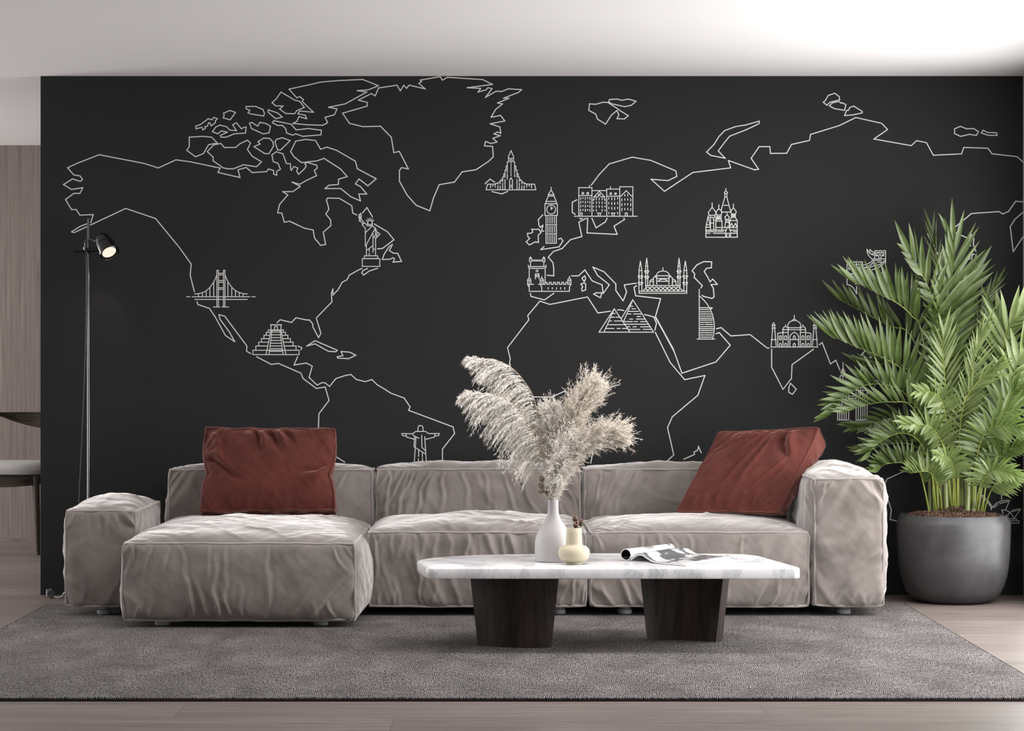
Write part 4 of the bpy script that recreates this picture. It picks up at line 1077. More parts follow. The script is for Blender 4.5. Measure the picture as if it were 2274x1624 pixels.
def build_vases():
    D = 9.47; z0 = TZ + .0004
    x = (1228.5 - CX) * D / FOC
    pr = px_profile([(37, 1247.2), (40.3, 1246), (41, 1240), (41, 1215), (40.6, 1203), (38.5, 1192), (34, 1180), (27.5, 1169), (21.5, 1161), (16.8, 1153), (13.8, 1146), (12.3, 1139), (11.6, 1128), (11.3, 1118), (11.2, 1111), (10.6, 1110), (9.6, 1110.4), (9.2, 1114), (9.2, 1160)], D, TZ)
    pr = [(r, max(h, 0)) for r, h in pr]
    o = MB().lathe(pr, (x, D - CAMD, z0), 64).build('tall_vase', M['ceramic'], smooth=True, sharp=50, loc=(x, D - CAMD, z0))
    tag(o, 'tall white bottle-necked ceramic vase holding pampas grass on the marble table', 'vase')
    D2 = 9.342
    x2 = (1274.6 - CX) * D2 / FOC
    p2 = px_profile([(17.5, 1253.4), (18.6, 1252.5), (18.6, 1249.5), (20.5, 1248), (26, 1246), (31, 1241.5), (34.3, 1235), (35.3, 1228.5), (34.4, 1221.5), (31, 1216.5), (25.5, 1213), (20, 1211.6), (18.5, 1210.5), (18.2, 1207), (17.3, 1186), (16.8, 1173.6), (16.1, 1172.9), (15, 1173.1), (14.6, 1176), (14.6, 1205)], D2, TZ)
    p2 = [(r, max(h, 0)) for r, h in p2]
    o = MB().lathe(p2, (x2, D2 - CAMD, z0), 64).build('small_vase', M['cream'], smooth=True, sharp=50, loc=(x2, D2 - CAMD, z0))
    tag(o, 'small cream stoneware vase with round belly in front of the white vase', 'vase')
    return (x, D - CAMD), (x2, D2 - CAMD)


def pod(mb, mbi, c, r, ax, mbl=None):
    ax = np.array(ax, float); ax /= np.linalg.norm(ax)
    a = np.cross(ax, (0.3, 1, .2)); a /= np.linalg.norm(a); b = np.cross(ax, a)
    pr = [(.12, -1.25), (.45, -1.05), (.85, -.6), (1.0, -.05), (.95, .45), (.74, .85), (.62, 1.0), (.66, 1.15), (.56, 1.17), (.46, 1.05), (.40, .6)]
    mb.lathe([(q * r, h * r) for q, h in pr], c, 18, axis=(a, b, ax))
    mbi.lathe([(.02 * r, .85 * r), (.44 * r, .86 * r)], c, 14, axis=(a, b, ax))
    if mbl is not None: mbl.lathe([(.60 * r, 1.10 * r), (.68 * r, 1.17 * r), (.60 * r, 1.21 * r), (.50 * r, 1.16 * r)], c, 16, axis=(a, b, ax), cap0=False, cap1=False)


def build_pods(v1, v2):
    # sprig in the small vase
    y = v2[1]
    root = empty('seed_pod_sprig', (v2[0], y, TZ + .08))
    tag(root, 'three round brown seed pods peeking out of the small cream vase', 'dried flowers')
    for c, ax in ((P(1277.5, 1153.5, y + .01), (-.15, -.1, 1)), (P(1278.8, 1166.5, y - .01), (.12, -.75, .6)), (P(1291, 1162, y + .0), (.2, -.1, 1))):
        a = MB(); i = MB(); l = MB()
        pod(a, i, c, .0112, ax, l)
        o = a.build('seed_pod', M['podbrown'], root, smooth=True, sharp=60)
        i.build('hollow', M['podin'], o); l.build('lip', M['podlip'], o, smooth=True)
        MB().tube([c, (v2[0] + (c[0] - v2[0]) * .3, y, TZ + .085), (v2[0], y, TZ + .03)], .0011, 6).build('stalk', M['straw'], o)
    y = v1[1]
    root = empty('gum_nut_branch', (v1[0], y, TZ + .2))
    tag(root, 'sprig of grey-brown urn-shaped seed pods at the rim of the white vase', 'dried flowers')
    stem_top = P(1222, 1112, y)
    for (px, py), ax, r in (((1203, 1064), (-.2, -.1, 1), .0105), ((1201.5, 1080), (-.6, -.4, .8), .0098), ((1218.5, 1085), (-.1, -.35, 1), .0102), ((1202.5, 1092), (-.9, -.5, -.1), .0085), ((1216.5, 1096.5), (-.5, -.85, .55), .0105)):
        c = P(px, py, y - .03)
        a = MB(); i = MB(); l = MB()
        pod(a, i, c, r, ax, l)
        o = a.build('seed_pod', M['pod'], root, smooth=True, sharp=60)
        i.build('hollow', M['podin'], o)
        MB().tube(spline([np.array(c) - np.array(ax) / np.linalg.norm(ax) * r * 1.1, P(1214, 1102, y - .015), P(1224, 1118, y), (v1[0], y, TZ + .17)], 10), .0011, 6).build('stalk', M['straw'], o)


def strands(name, C, W, mat, parent, rng, cross=False):
    """C (n,k,3) centre lines, W (n,k) half widths -> ribbons"""
    n, k, _ = C.shape
    T = C[:, -1] - C[:, 0]
    rnd = rng.normal(size=(n, 3)); S = np.cross(T, rnd); S /= np.linalg.norm(S, axis=1)[:, None] + 1e-9
    V = np.empty((n, k, 2, 3))
    V[:, :, 0] = C - S[:, None, :] * W[..., None]; V[:, :, 1] = C + S[:, None, :] * W[..., None]
    b = (np.arange(n) * k * 2)[:, None] + (np.arange(k - 1) * 2)[None, :]
    F = np.stack([b, b + 1, b + 3, b + 2], -1).reshape(-1, 4)
    return raw_mesh(name, V.reshape(-1, 3), F, mat, parent)


def hairs(C0, D, L, rng, k=4, curl=.3, grav=.25):
    """short curved hairs from points C0 along unit dirs D"""
    n = len(C0)
    t = np.linspace(0, 1, k)
    g = np.zeros((n, 3)); g[:, 2] = -grav
    side = rng.normal(size=(n, 3)) * curl
    return C0[:, None, :] + L[:, None, None] * (t[None, :, None] * D[:, None, :] + (t ** 2)[None, :, None] * (g + side)[:, None, :])


def fluffy_plume(axis_px, y0, t0, prof, seed, label, v1, yoff=0, nclump=520):
    nclump = int(nclump * 2.3)
    rng = np.random.RandomState(seed)
    pts = [P(px, py, y0 + dy) for px, py, dy in axis_px]
    pts = [(v1[0], v1[1], TZ + .12)] + pts
    ax = spline(pts, 80)
    root = empty('pampas_plume', tuple(pts[1]))
    tag(root, label, 'pampas grass', 'pampas plumes in the white vase')
    MB().tube(ax[::3], [.0016 * (1 - .6 * i / 27) for i in range(len(ax[::3]))], 6).build('stem', M['straw'], root, smooth=True)
    t = t0 + (1 - t0) * rng.rand(nclump) ** .9
    i = np.clip((t * 79).astype(int), 0, 78)
    base = ax[i] + (ax[i + 1] - ax[i]) * rng.rand(nclump, 1)
    T = ax[np.minimum(i + 3, 79)] - ax[np.maximum(i - 3, 0)]; T /= np.linalg.norm(T, axis=1)[:, None]
    s = (t - t0) / (1 - t0)
    wid = np.interp(s, [p[0] for p in prof], [p[1] for p in prof]) * 1.22
    rad = rng.normal(size=(nclump, 3)); rad -= (rad * T).sum(1)[:, None] * T; rad /= np.linalg.norm(rad, axis=1)[:, None]
    ang = np.interp(s, [0, 1], [1.05, .35]) * (.6 + .6 * rng.rand(nclump))
    D = np.cos(ang)[:, None] * T + np.sin(ang)[:, None] * rad
    L = wid / np.maximum(np.sin(ang), .35) * (.40 + .75 * rng.rand(nclump))
    C = hairs(base, D, L, rng, k=7, curl=.16, grav=.10)
    W = np.full((nclump, 7), .0008) * np.linspace(1, .5, 7)[None, :]
    # small hairs on every clump
    m = 30
    u = rng.rand(nclump, m) ** .8 * .999
    seg_ = (u * 6).astype(int); f = u * 6 - seg_
    a = C[np.arange(nclump)[:, None], seg_]; b = C[np.arange(nclump)[:, None], seg_ + 1]
    hb = (a + (b - a) * f[..., None]).reshape(-1, 3)
    hd = np.repeat(D, m, 0) * 1.0 + rng.normal(size=(nclump * m, 3)) * .42
    hd /= np.linalg.norm(hd, axis=1)[:, None]
    HC = hairs(hb, hd, .007 + .011 * rng.rand(nclump * m), rng, k=4, curl=.3, grav=.2)
    HW = np.full((nclump * m, 4), 1.0) * np.array([.0005, .0008, .0007, .0002])[None, :]
    strands('plume', HC, HW, M['pampas'] if seed % 2 else M['pampas2'], root, rng)
    strands('plume_stalks', C, W, M['pampas2'], root, rng)
    return root


def arching_plume(axis_px, y0, t0, ends, seed, label, v1, nb=170):
    rng = np.random.RandomState(seed)
    pts = [P(px, py, y0 + dy) for px, py, dy in axis_px]
    pts = [(v1[0], v1[1], TZ + .12)] + pts
    ax = spline(pts, 100)
    root = empty('pampas_plume', tuple(pts[1]))
    tag(root, label, 'pampas grass', 'pampas plumes in the white vase')
    MB().tube(ax[::3], [.0019 * (1 - .7 * i / 33) for i in range(len(ax[::3]))], 6).build('stem', M['straw'], root, smooth=True)
    s = np.sort(rng.rand(nb)); t = t0 + (1 - t0) * s
    i = np.clip((t * 99).astype(int), 0, 98)
    base = ax[i] + (ax[i + 1] - ax[i]) * (t * 99 - i)[:, None]
    T = ax[np.minimum(i + 3, 99)] - ax[np.maximum(i - 3, 0)]; T /= np.linalg.norm(T, axis=1)[:, None]
    ex = np.interp(s, [e[0] for e in ends], [e[1] for e in ends]) * 9.45 / FOC
    ez = -np.interp(s, [e[0] for e in ends], [e[2] for e in ends]) * 9.45 / FOC
    E = np.stack([ex, rng.normal(size=nb) * .035, ez], 1) * (.50 + .50 * rng.rand(nb))[:, None]
    E[:, 2] += rng.normal(size=nb) * .006
    L = np.linalg.norm(E, axis=1)
    k = 12
    u = np.linspace(0, 1, k)
    # leave along the stem, then fall away
    A = T * L[:, None] * .42
    wob = rng.normal(size=(nb, 3)) * .004
    C = base[:, None, :] + (u * (1 - u) * 1.6)[None, :, None] * A[:, None, :] + (u ** 1.25)[None, :, None] * E[:, None, :] + np.sin(u * 5)[None, :, None] * wob[:, None, :]
    W = np.full((nb, k), .0008) * np.linspace(1, .4, k)[None, :]
    m = 62
    uu = (.12 + .88 * rng.rand(nb, m)) * .999
    sg = (uu * (k - 1)).astype(int); f = uu * (k - 1) - sg
    a = C[np.arange(nb)[:, None], sg]; b = C[np.arange(nb)[:, None], sg + 1]
    hb = (a + (b - a) * f[..., None]).reshape(-1, 3)
    dd = (b - a).reshape(-1, 3); dd /= np.linalg.norm(dd, axis=1)[:, None] + 1e-9
    hd = dd * 1.0 + rng.normal(size=(nb * m, 3)) * .36; hd /= np.linalg.norm(hd, axis=1)[:, None]
    HC = hairs(hb, hd, .007 + .009 * rng.rand(nb * m), rng, k=4, curl=.2, grav=.25)
    HW = np.full((nb * m, 4), 1.0) * np.array([.0005, .0008, .0006, .0002])[None, :]
    strands('plume', HC, HW, M['pampas2'], root, rng)
    strands('plume_stalks', C, W, M['pampas2'], root, rng)
    return root


def q5(u, v):
    return 1000 + u / 4.06, 760 + v / 4.06


def build_pampas(v1):
    y = v1[1]

    def A(l): return [(*q5(u, v), dy) for u, v, dy in l]
    arching_plume(A([(922, 1420, 0), (870, 1150, .01), (815, 900, .02), (792, 720, .03), (760, 520, .04), (680, 370, .05), (560, 235, .05), (420, 165, .05), (240, 147, .05)]), y, .30,
                  [(0, -40, 62), (.2, -72, 74), (.45, -98, 60), (.7, -86, 36), (.9, -58, 14), (1, -30, 2)], 3, 'tallest feathery pampas plume arching left from the white vase', v1, 250)
    arching_plume(A([(918, 1420, 0), (862, 1180, -.01), (800, 960, -.02), (735, 790, -.03), (650, 650, -.04), (540, 540, -.04), (420, 480, -.04), (300, 462, -.04), (190, 462, -.04)]), y, .26,
                  [(0, -46, 58), (.2, -84, 74), (.5, -96, 60), (.75, -74, 38), (.9, -48, 16), (1, -26, 3)], 4, 'lower feathery pampas plume arching left over the sofa back', v1, 260)
    fluffy_plume(A([(930, 1420, 0), (960, 1150, .01), (1020, 880, .02), (1120, 650, .02), (1200, 520, .02), (1278, 425, .02)]), y, .22,
                 [(0, .018), (.18, .050), (.45, .056), (.75, .042), (1, .014)], 5, 'fluffy beige pampas plume rising highest on the right of the bouquet', v1, nclump=560)
    fluffy_plume(A([(922, 1420, 0), (925, 1150, .04), (925, 950, .05), (920, 820, .05), (905, 690, .05)]), y, .22,
                 [(0, .016), (.25, .048), (.6, .050), (1, .020)], 6, 'short fluffy pampas plume upright in the middle of the bouquet', v1, nclump=420)
    fluffy_plume(A([(935, 1420, 0), (1000, 1180, -.03), (1110, 990, -.05), (1250, 880, -.06), (1380, 830, -.06), (1490, 850, -.06)]), y, .20,
                 [(0, .016), (.2, .045), (.5, .046), (.8, .034), (1, .008)], 7, 'fluffy beige pampas plume leaning low to the right', v1, nclump=560)
    fluffy_plume(A([(928, 1420, 0), (950, 1250, -.05), (985, 1100, -.07), (1030, 1000, -.07), (1075, 930, -.07)]), y, .20,
                 [(0, .016), (.25, .036), (.6, .042), (1, .015)], 8, 'short pampas plume at the front above the vase neck', v1, nclump=420)
    # thin wispy grass hanging low on the left
    rng = np.random.RandomState(9)
    root = empty('wispy_grass', P(1150, 1050, y))
    tag(root, 'thin dry grass wisps hanging down left of the white vase', 'dried grass')
    n = 14
    Cs = []
    for i in range(n):
        e = q5(510 + 170 * rng.rand(), 1150 + 180 * rng.rand() if i % 2 else 1100 + 120 * rng.rand())
        Cs.append(spline([P(1226, 1112, y), P(1205, 1060, y - .02), P(1180 - 8 * rng.rand(), 1022 + 10 * rng.rand(), y - .05), P(1155 - 6 * rng.rand(), 1040 + 16 * rng.rand(), y - .08), P(e[0], e[1], y - .10)], 14))
    C = np.array(Cs)
    strands('blades', C, np.full((n, 14), .0006), M['pampas2'], root, rng)
    m = 16
    uu = .5 + .5 * rng.rand(n, m) * .999; sg = np.minimum((uu * 13).astype(int), 12)
    hb = (C[np.arange(n)[:, None], sg] + (C[np.arange(n)[:, None], sg + 1] - C[np.arange(n)[:, None], sg]) * rng.rand(n, m, 1)).reshape(-1, 3)
    dd = (C[np.arange(n)[:, None], sg + 1] - C[np.arange(n)[:, None], sg]).reshape(-1, 3); dd /= np.linalg.norm(dd, axis=1)[:, None]
    hd = dd + rng.normal(size=dd.shape) * .25
    HC = hairs(hb, hd, .004 + .004 * rng.rand(n * m), rng, k=4)
    strands('seed_heads', HC, np.full((n * m, 4), .0006) * np.array([1, 1.2, 1, .3]), M['pampas'], root, rng)


# ---------------------------------------------------------------- magazine
def build_magazine():
    z = TZ + .0005
    S0 = np.array((.510, -2.175)); S1 = np.array((.705, -1.835))       # spine, front and back end
    Rv = np.array((.205, -.262)) * .97                                  # to the right edge
    ctr = (S0 + S1) / 2
    root = empty('open_magazine', (ctr[0], ctr[1], z))
    tag(root, 'open glossy magazine with one half rolled back lying on the marble table', 'magazine')
    n = 26

    def sheet(hump, z0, w=1.0, vs=(0, 1)):
        rows = []
        for i in range(n + 1):
            u = i / n
            h = z0 + hump * math.exp(-((u - .17) / .16) ** 2) - hump * .30 * math.exp(-(u / .05) ** 2)
            row = []
            for k in range(2):
                v = vs[k]
                p = S0 + (S1 - S0) * v + Rv * u * w
                row.append((p[0], p[1], z + h))
            rows.append(row)
        return rows

    def slab(name, top, th, mat, uvs=True):
        V = []; F = []; UV = []
        for i, r in enumerate(top):
            for k, p in enumerate(r):
                V.append(p); UV.append((i / n, k))
        for i, r in enumerate(top):
            for k, p in enumerate(r):
                V.append((p[0], p[1], max(p[2] - th, z))); UV.append((.95, k))
        b = len(top) * 2
        for i in range(n):
            F.append((2 * i, 2 * i + 2, 2 * i + 3, 2 * i + 1))
            F.append((b + 2 * i, b + 2 * i + 1, b + 2 * i + 3, b + 2 * i + 2))
            F.append((2 * i, b + 2 * i, b + 2 * i + 2, 2 * i + 2)); F.append((2 * i + 1, 2 * i + 3, b + 2 * i + 3, b + 2 * i + 1))
        F.append((2 * n, b + 2 * n, b + 2 * n + 1, 2 * n + 1)); F.append((0, 1, b + 1, b))
        return raw_mesh(name, V, F, mat, root, smooth=True, sharp=40, uv=UV)
    slab('photo_page', sheet(.026, .0085), .0012, M['photo'])
    slab('page_block', sheet(.0245, .0068, .995), .0055, M['paper'])
    # rolled left half: a scroll beside the spine
    ax = (S1 - S0); L = np.linalg.norm(ax); ax = ax / L
    left = np.array((-ax[1], ax[0]))
    r = .0235
    m = 40
    prof = []
    # starts at the spine, rises over the top and curls under
    for i in range(m + 1):
        a = R(-38 + (352) * i / m)
        rr = r * (1 - .06 * i / m)
        prof.append((r * .9 - rr * math.cos(a) * 1.0 * 1 + 0.0, r + rr * math.sin(a)))
    # mirror so that the roll lies to the left of the spine
    V = []; UV = []; F = []
    for s_, off in ((0, 0), (1, -.0028)):
        for i, (u, h) in enumerate(prof):
            cx, ch = r * .9, r
            d = math.hypot(u - cx, h - ch)
            uu = cx + (u - cx) * (d + off) / d; hh = ch + (h - ch) * (d + off) / d
            uu = 2 * cx - uu
            for v in (0, 1):
                tp = 1 - .10 * v
                p = (S0 if v == 0 else S1) + left * uu * tp
                V.append((p[0], p[1], z + max(hh * tp, 0) + .0005)); UV.append((i / m, v))
    b = 2 * (m + 1)
    for i in range(m):
        F.append((2 * i, 2 * i + 1, 2 * i + 3, 2 * i + 2)); F.append((b + 2 * i, b + 2 * i + 2, b + 2 * i + 3, b + 2 * i + 1))
        F.append((2 * i, 2 * i + 2, b + 2 * i + 2, b + 2 * i)); F.append((2 * i + 1, b + 2 * i + 1, b + 2 * i + 3, 2 * i + 3))
    F.append((0, b, b + 1, 1)); F.append((2 * m, 2 * m + 1, b + 2 * m + 1, b + 2 * m))
    raw_mesh('rolled_pages', V, F, M['textpage'], root, smooth=True, sharp=40, uv=UV)
    # dark inside of the rolled page: dark print and painted shade in one
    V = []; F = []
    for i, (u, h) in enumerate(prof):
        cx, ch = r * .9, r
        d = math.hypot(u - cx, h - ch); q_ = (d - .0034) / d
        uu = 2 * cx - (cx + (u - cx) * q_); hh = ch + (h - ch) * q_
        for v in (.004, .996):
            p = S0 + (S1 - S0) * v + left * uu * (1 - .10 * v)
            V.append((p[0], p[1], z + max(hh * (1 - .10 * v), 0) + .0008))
    raw_mesh('shaded_inner_page', V, [(2 * i, 2 * i + 1, 2 * i + 3, 2 * i + 2) for i in range(m)], M['darkpage'], root, smooth=True)
    # back cover lying flat under the fold
    c0 = S0 + left * .004; q = [S0 - left * .0, S0 + Rv * .34, S1 + Rv * .34, S1]
    V = [(p[0], p[1], z + h) for h in (0.0, .0012) for p in q]
    raw_mesh('cover', V, [(3, 2, 1, 0), (4, 5, 6, 7), (0, 1, 5, 4), (1, 2, 6, 5), (2, 3, 7, 6), (3, 0, 4, 7)], M['paper'], root)


# ---------------------------------------------------------------- reading lamp
def build_lamp():
    y = -.14
    D = CAMD + y; k = D / FOC
    xb = (196.5 - CX) * k
    root = empty('reading_lamp', (xb, y, 0))
    tag(root, 'slim black floor lamp with an adjustable spotlight head behind the left arm', 'floor lamp')
    top = P(197, 485, y)[2]
    MB().lathe([(.085, .0005), (.088, .003), (.088, .012), (.084, .015), (.012, .017)], (xb, y, 0), 40).build('base', M['blackmetal'], root, smooth=True)
    MB().lathe([(.0072, .016), (.0072, top - .002), (.0060, top)], (xb, y, 0), 16).build('pole', M['pole'], root, smooth=True)
    # clamp, cross rod and bracket
    c = P(197, 557, y)
    cl = MB().lathe([(.0105, -.013), (.0125, -.010), (.0125, .006), (.0105, .010)], c, 20).build('clamp', M['blackmetal'], root, smooth=True)
    MB().lathe([(.0075, -.010), (.009, -.008), (.009, .008), (.0075, .010)], P(189, 553, y - .012), 16).build('knob', M['pole'], cl, smooth=True)
    MB().tube([P(165, 557.5, y - .014), P(222, 556, y - .014)], .0068, 12).build('cross_rod', M['blackmetal'], root, smooth=True)
    MB().tube(spline([P(189, 550, y - .016), P(188.5, 540, y - .016), P(191, 533, y - .016), P(197, 531.5, y - .018), P(207, 534, y - .03), P(216, 538, y - .05)], 18), .0032, 8).build('bracket', M['pole'], root, smooth=True)
    # bullet shaped head
    f = np.array(P(243.8, 563, y - .085)); fwd = np.array((.44, -.55, -.71)); fwd /= np.linalg.norm(fwd)
    a = np.cross(fwd, (0, 0, 1.)); a /= np.linalg.norm(a); b = np.cross(fwd, a)
    r = 22.9 * k
    L = .128
    pr = [(.0005, -L)] + [(r * .80 * math.sin(t), -L + .040 * (1 - math.cos(t)) * 1.15) for t in np.linspace(.15, 1.50, 12)]
    e = pr[-1]
    for t in np.linspace(.1, 1, 8): pr.append((e[0] + (r - e[0]) * t ** .8, e[1] + (-.004 - e[1]) * t))
    pr += [(r, 0), (r - .002, .0015), (r - .005, 0), (r - .007, -.012), (r * .62, -.016), (.001, -.016)]
    hd = MB().lathe(pr, f, 56, axis=(a, b, fwd)).build('lamp_shade', M['blackmetal'], root, smooth=True, sharp=50)
    MB().lathe([(r * .905, -.060), (r * .93, -.0595), (r * .93, -.0585), (r * .905, -.058)], f, 48, axis=(a, b, fwd), cap0=False, cap1=False).build('seam_ring', M['blackmetal'], hd, smooth=True)
    # glowing reflector with a toothed rim
    n = 72; V = [tuple(f + fwd * -.009)]; F = []
    for i in range(n):
        rr = r * (.715 if i % 2 else .665); t = 2 * PI * i / n
        V.append(tuple(f - fwd * .0085 + rr * (math.cos(t) * a + math.sin(t) * b)))
    for i in range(n): F.append((0, 1 + i, 1 + (i + 1) % n))
    raw_mesh('bulb', V, F, M['bulb'], hd)
    # cable from the clamp down to the floor
    pts = [P(190, 566, y - .004), P(192, 600, y - .004), P(190, 760, y - .005), P(183, 950, y - .006), P(175, 1120, y - .01)]
    pts.append((pts[-1][0] - .004, y - .01, .25)); pts.append((pts[-1][0] - .01, y - .01, .03)); pts.append((pts[-1][0] - .02, y - .02, .004))
    MB().tube(spline(pts, 40), .0021, 8).build('cable', M['grey_pl'], root, smooth=True)
    # plug on the floor by the wall
    yp = yfloor(1329)
    pc = np.array(P(115, 1319, yp))
    root = empty('power_adapter', (pc[0], yp, 0))
    tag(root, 'small hexagonal power adapter with white cable on the floor by the wall', 'power adapter')
    r = .0235
    hexr = MB()
    for ins, yy in ((.003, -.014), (0, -.011), (0, .020), (.003, .023)):
        pass
    rows = []
    for ins, yy in ((.003, -.016), (0, -.013), (0, .020), (.003, .023)):
        rows.append([(pc[0] + (r - ins) * math.cos(R(30 + 60 * i)) * .92 + (yy + .016) * -.25, yp + yy, .0005 + r * .95 + (r - ins) * math.sin(R(30 + 60 * i)) * .94) for i in range(6)])
    hexr.grid(rows, closed_v=True); hexr.F.append(tuple(range(6))[::-1]); hexr.F.append(tuple(range(18, 24)))
    hexr.build('adapter_body', M['grey_pl'], root)
    rows = [[(p[0] - .004, p[1], p[2]) for p in r_] for r_ in rows[1:3]]
    MB().box(pc[0] - .0245, pc[0] - .020, yp - .014, yp + .018, .012, .040).build('side_plate', M['white_pl'], root)
    MB().tube(spline([(pc[0] + .014, yp - .016, .010), P(128, 1328, yp - .015), P(138, 1324, yp - .01), P(148, 1315, yp + .0), (xb + .0, yp + .04, .02), (xb + .02, -.10, .012)], 24), .0026, 8).build('cable', M['white_pl'], root, smooth=True)


# ---------------------------------------------------------------- dining chair seen through the opening
def build_chair():
    yc = 1.233 * 0 + 5400 / ((1233 - 812) / 1.10) - CAMD          # its visible leg
    D = CAMD + yc; k = D / FOC
    cx = (10 - CX) * k
    root = empty('dining_chair', (cx, yc + .22, 0))
    tag(root, 'dark wooden dining chair with pale grey seat beside the oak panelled wall', 'chair')
    zs = P(0, 1028, yc)[2]
    # seat pad: a rounded slab
    a, b = .255, .25
    c = (cx - .02, yc + .22)

    def ring(s, z, e=3.0):
        return [(c[0] + s * a * np.sign(math.cos(t)) * abs(math.cos(t)) ** (2 / e), c[1] + s * b * np.sign(math.sin(t)) * abs(math.sin(t)) ** (2 / e), z) for t in np.linspace(0, 2 * PI, 48, endpoint=False)]
    t_ = zs + .002
    mb = MB(); rows = [ring(.95, t_ - .075), ring(1.02, t_ - .068), ring(1.05, t_ - .045), ring(1.03, t_ - .025), ring(.97, t_ - .010), ring(.80, t_ - .002), ring(.5, t_), ring(.1, t_ + .001)]
    mb.grid(rows, closed_v=True); mb.F.append(tuple(range(48))[::-1]); mb.F.append(tuple(range(48 * 7, 48 * 8)))
    mb.build('seat', M['seatfab'], root, smooth=True)
    # apron with arched lower edge
    zt = P(0, 1060, yc)[2] + .004
    rows = []
    for s in (1.0, .93):
        top = ring(s, zt); n = 48
        low = []
        for i, p in enumerate(ring(s, zt)):
            dx = abs(p[0] - c[0]) / a
            low.append((p[0], p[1], zt - .062 + .020 * dx ** 2 - .0))
        rows.append((top, low))
    mb = MB(); mb.grid([rows[0][1], rows[0][0], rows[1][0], rows[1][1]], closed_u=True, closed_v=True)
    mb.build('seat_frame', M['chairwood'], root, smooth=True, sharp=40)
    # legs
    def leg(top, bot, rt, rb, name='leg'):
        MB().tube([bot, tuple((np.array(bot) + top) / 2), top], [rb, (rt + rb) / 2 + .002, rt], 16).build(name, M['chairwood'], root, smooth=True)
    xt, xbm = (77 - CX) * k, (84.5 - CX) * k
    leg((xt, yc + .03, zt), (xbm, yc + .0, .0005), .0225, .0125)
    leg((c[0] - (xt - c[0]), yc + .03, zt), (c[0] - (xbm - c[0]), yc, .0005), .0225, .0125)
    zr = P(0, 935, yc)[2]
    leg((xt + .02, yc + .42, zr - .02), (xbm + .05, yc + .45, .0005), .019, .0125)
    leg((c[0] - (xt - c[0]) - .02, yc + .42, zr - .02), (c[0] - (xbm - c[0]) - .05, yc + .45, .0005), .019, .0125)
    # broad curved back rail with arms: a bent board, deepest at its middle
    ztop = P(0, 919, yc)[2]
    mb = MB(); A = []; B = []
    for i in range(41):
        t = -1 + 2 * i / 40
        ang = t * R(100)
        x = c[0] + .12 + .34 * math.sin(ang + R(38)) ; y = c[1] + .04 + .27 * math.cos(ang + R(38)) - .04
        h = .026 + .085 * max(0, 1 - ((t + .02) / .72) ** 2) ** .9
        n_ = np.array((math.sin(ang + R(38)), math.cos(ang + R(38))))
        o_ = .026
        A.append([(x + n_[0] * q * o_ / 2, y + n_[1] * q * o_ / 2, ztop - .004 * (1 - t * t) * 0 - hh) for q, hh in ((-1, h), (1, h), (1, 0), (-1, 0))])
    mb.grid(A, closed_v=True); mb.F.append((0, 1, 2, 3)); mb.F.append((163, 162, 161, 160))
    mb.build('backrest', M['chairwood'], root, smooth=True, sharp=40)
# ---------------------------------------------------------------- potted palm
PY = -.33        # depth of the pot's centre


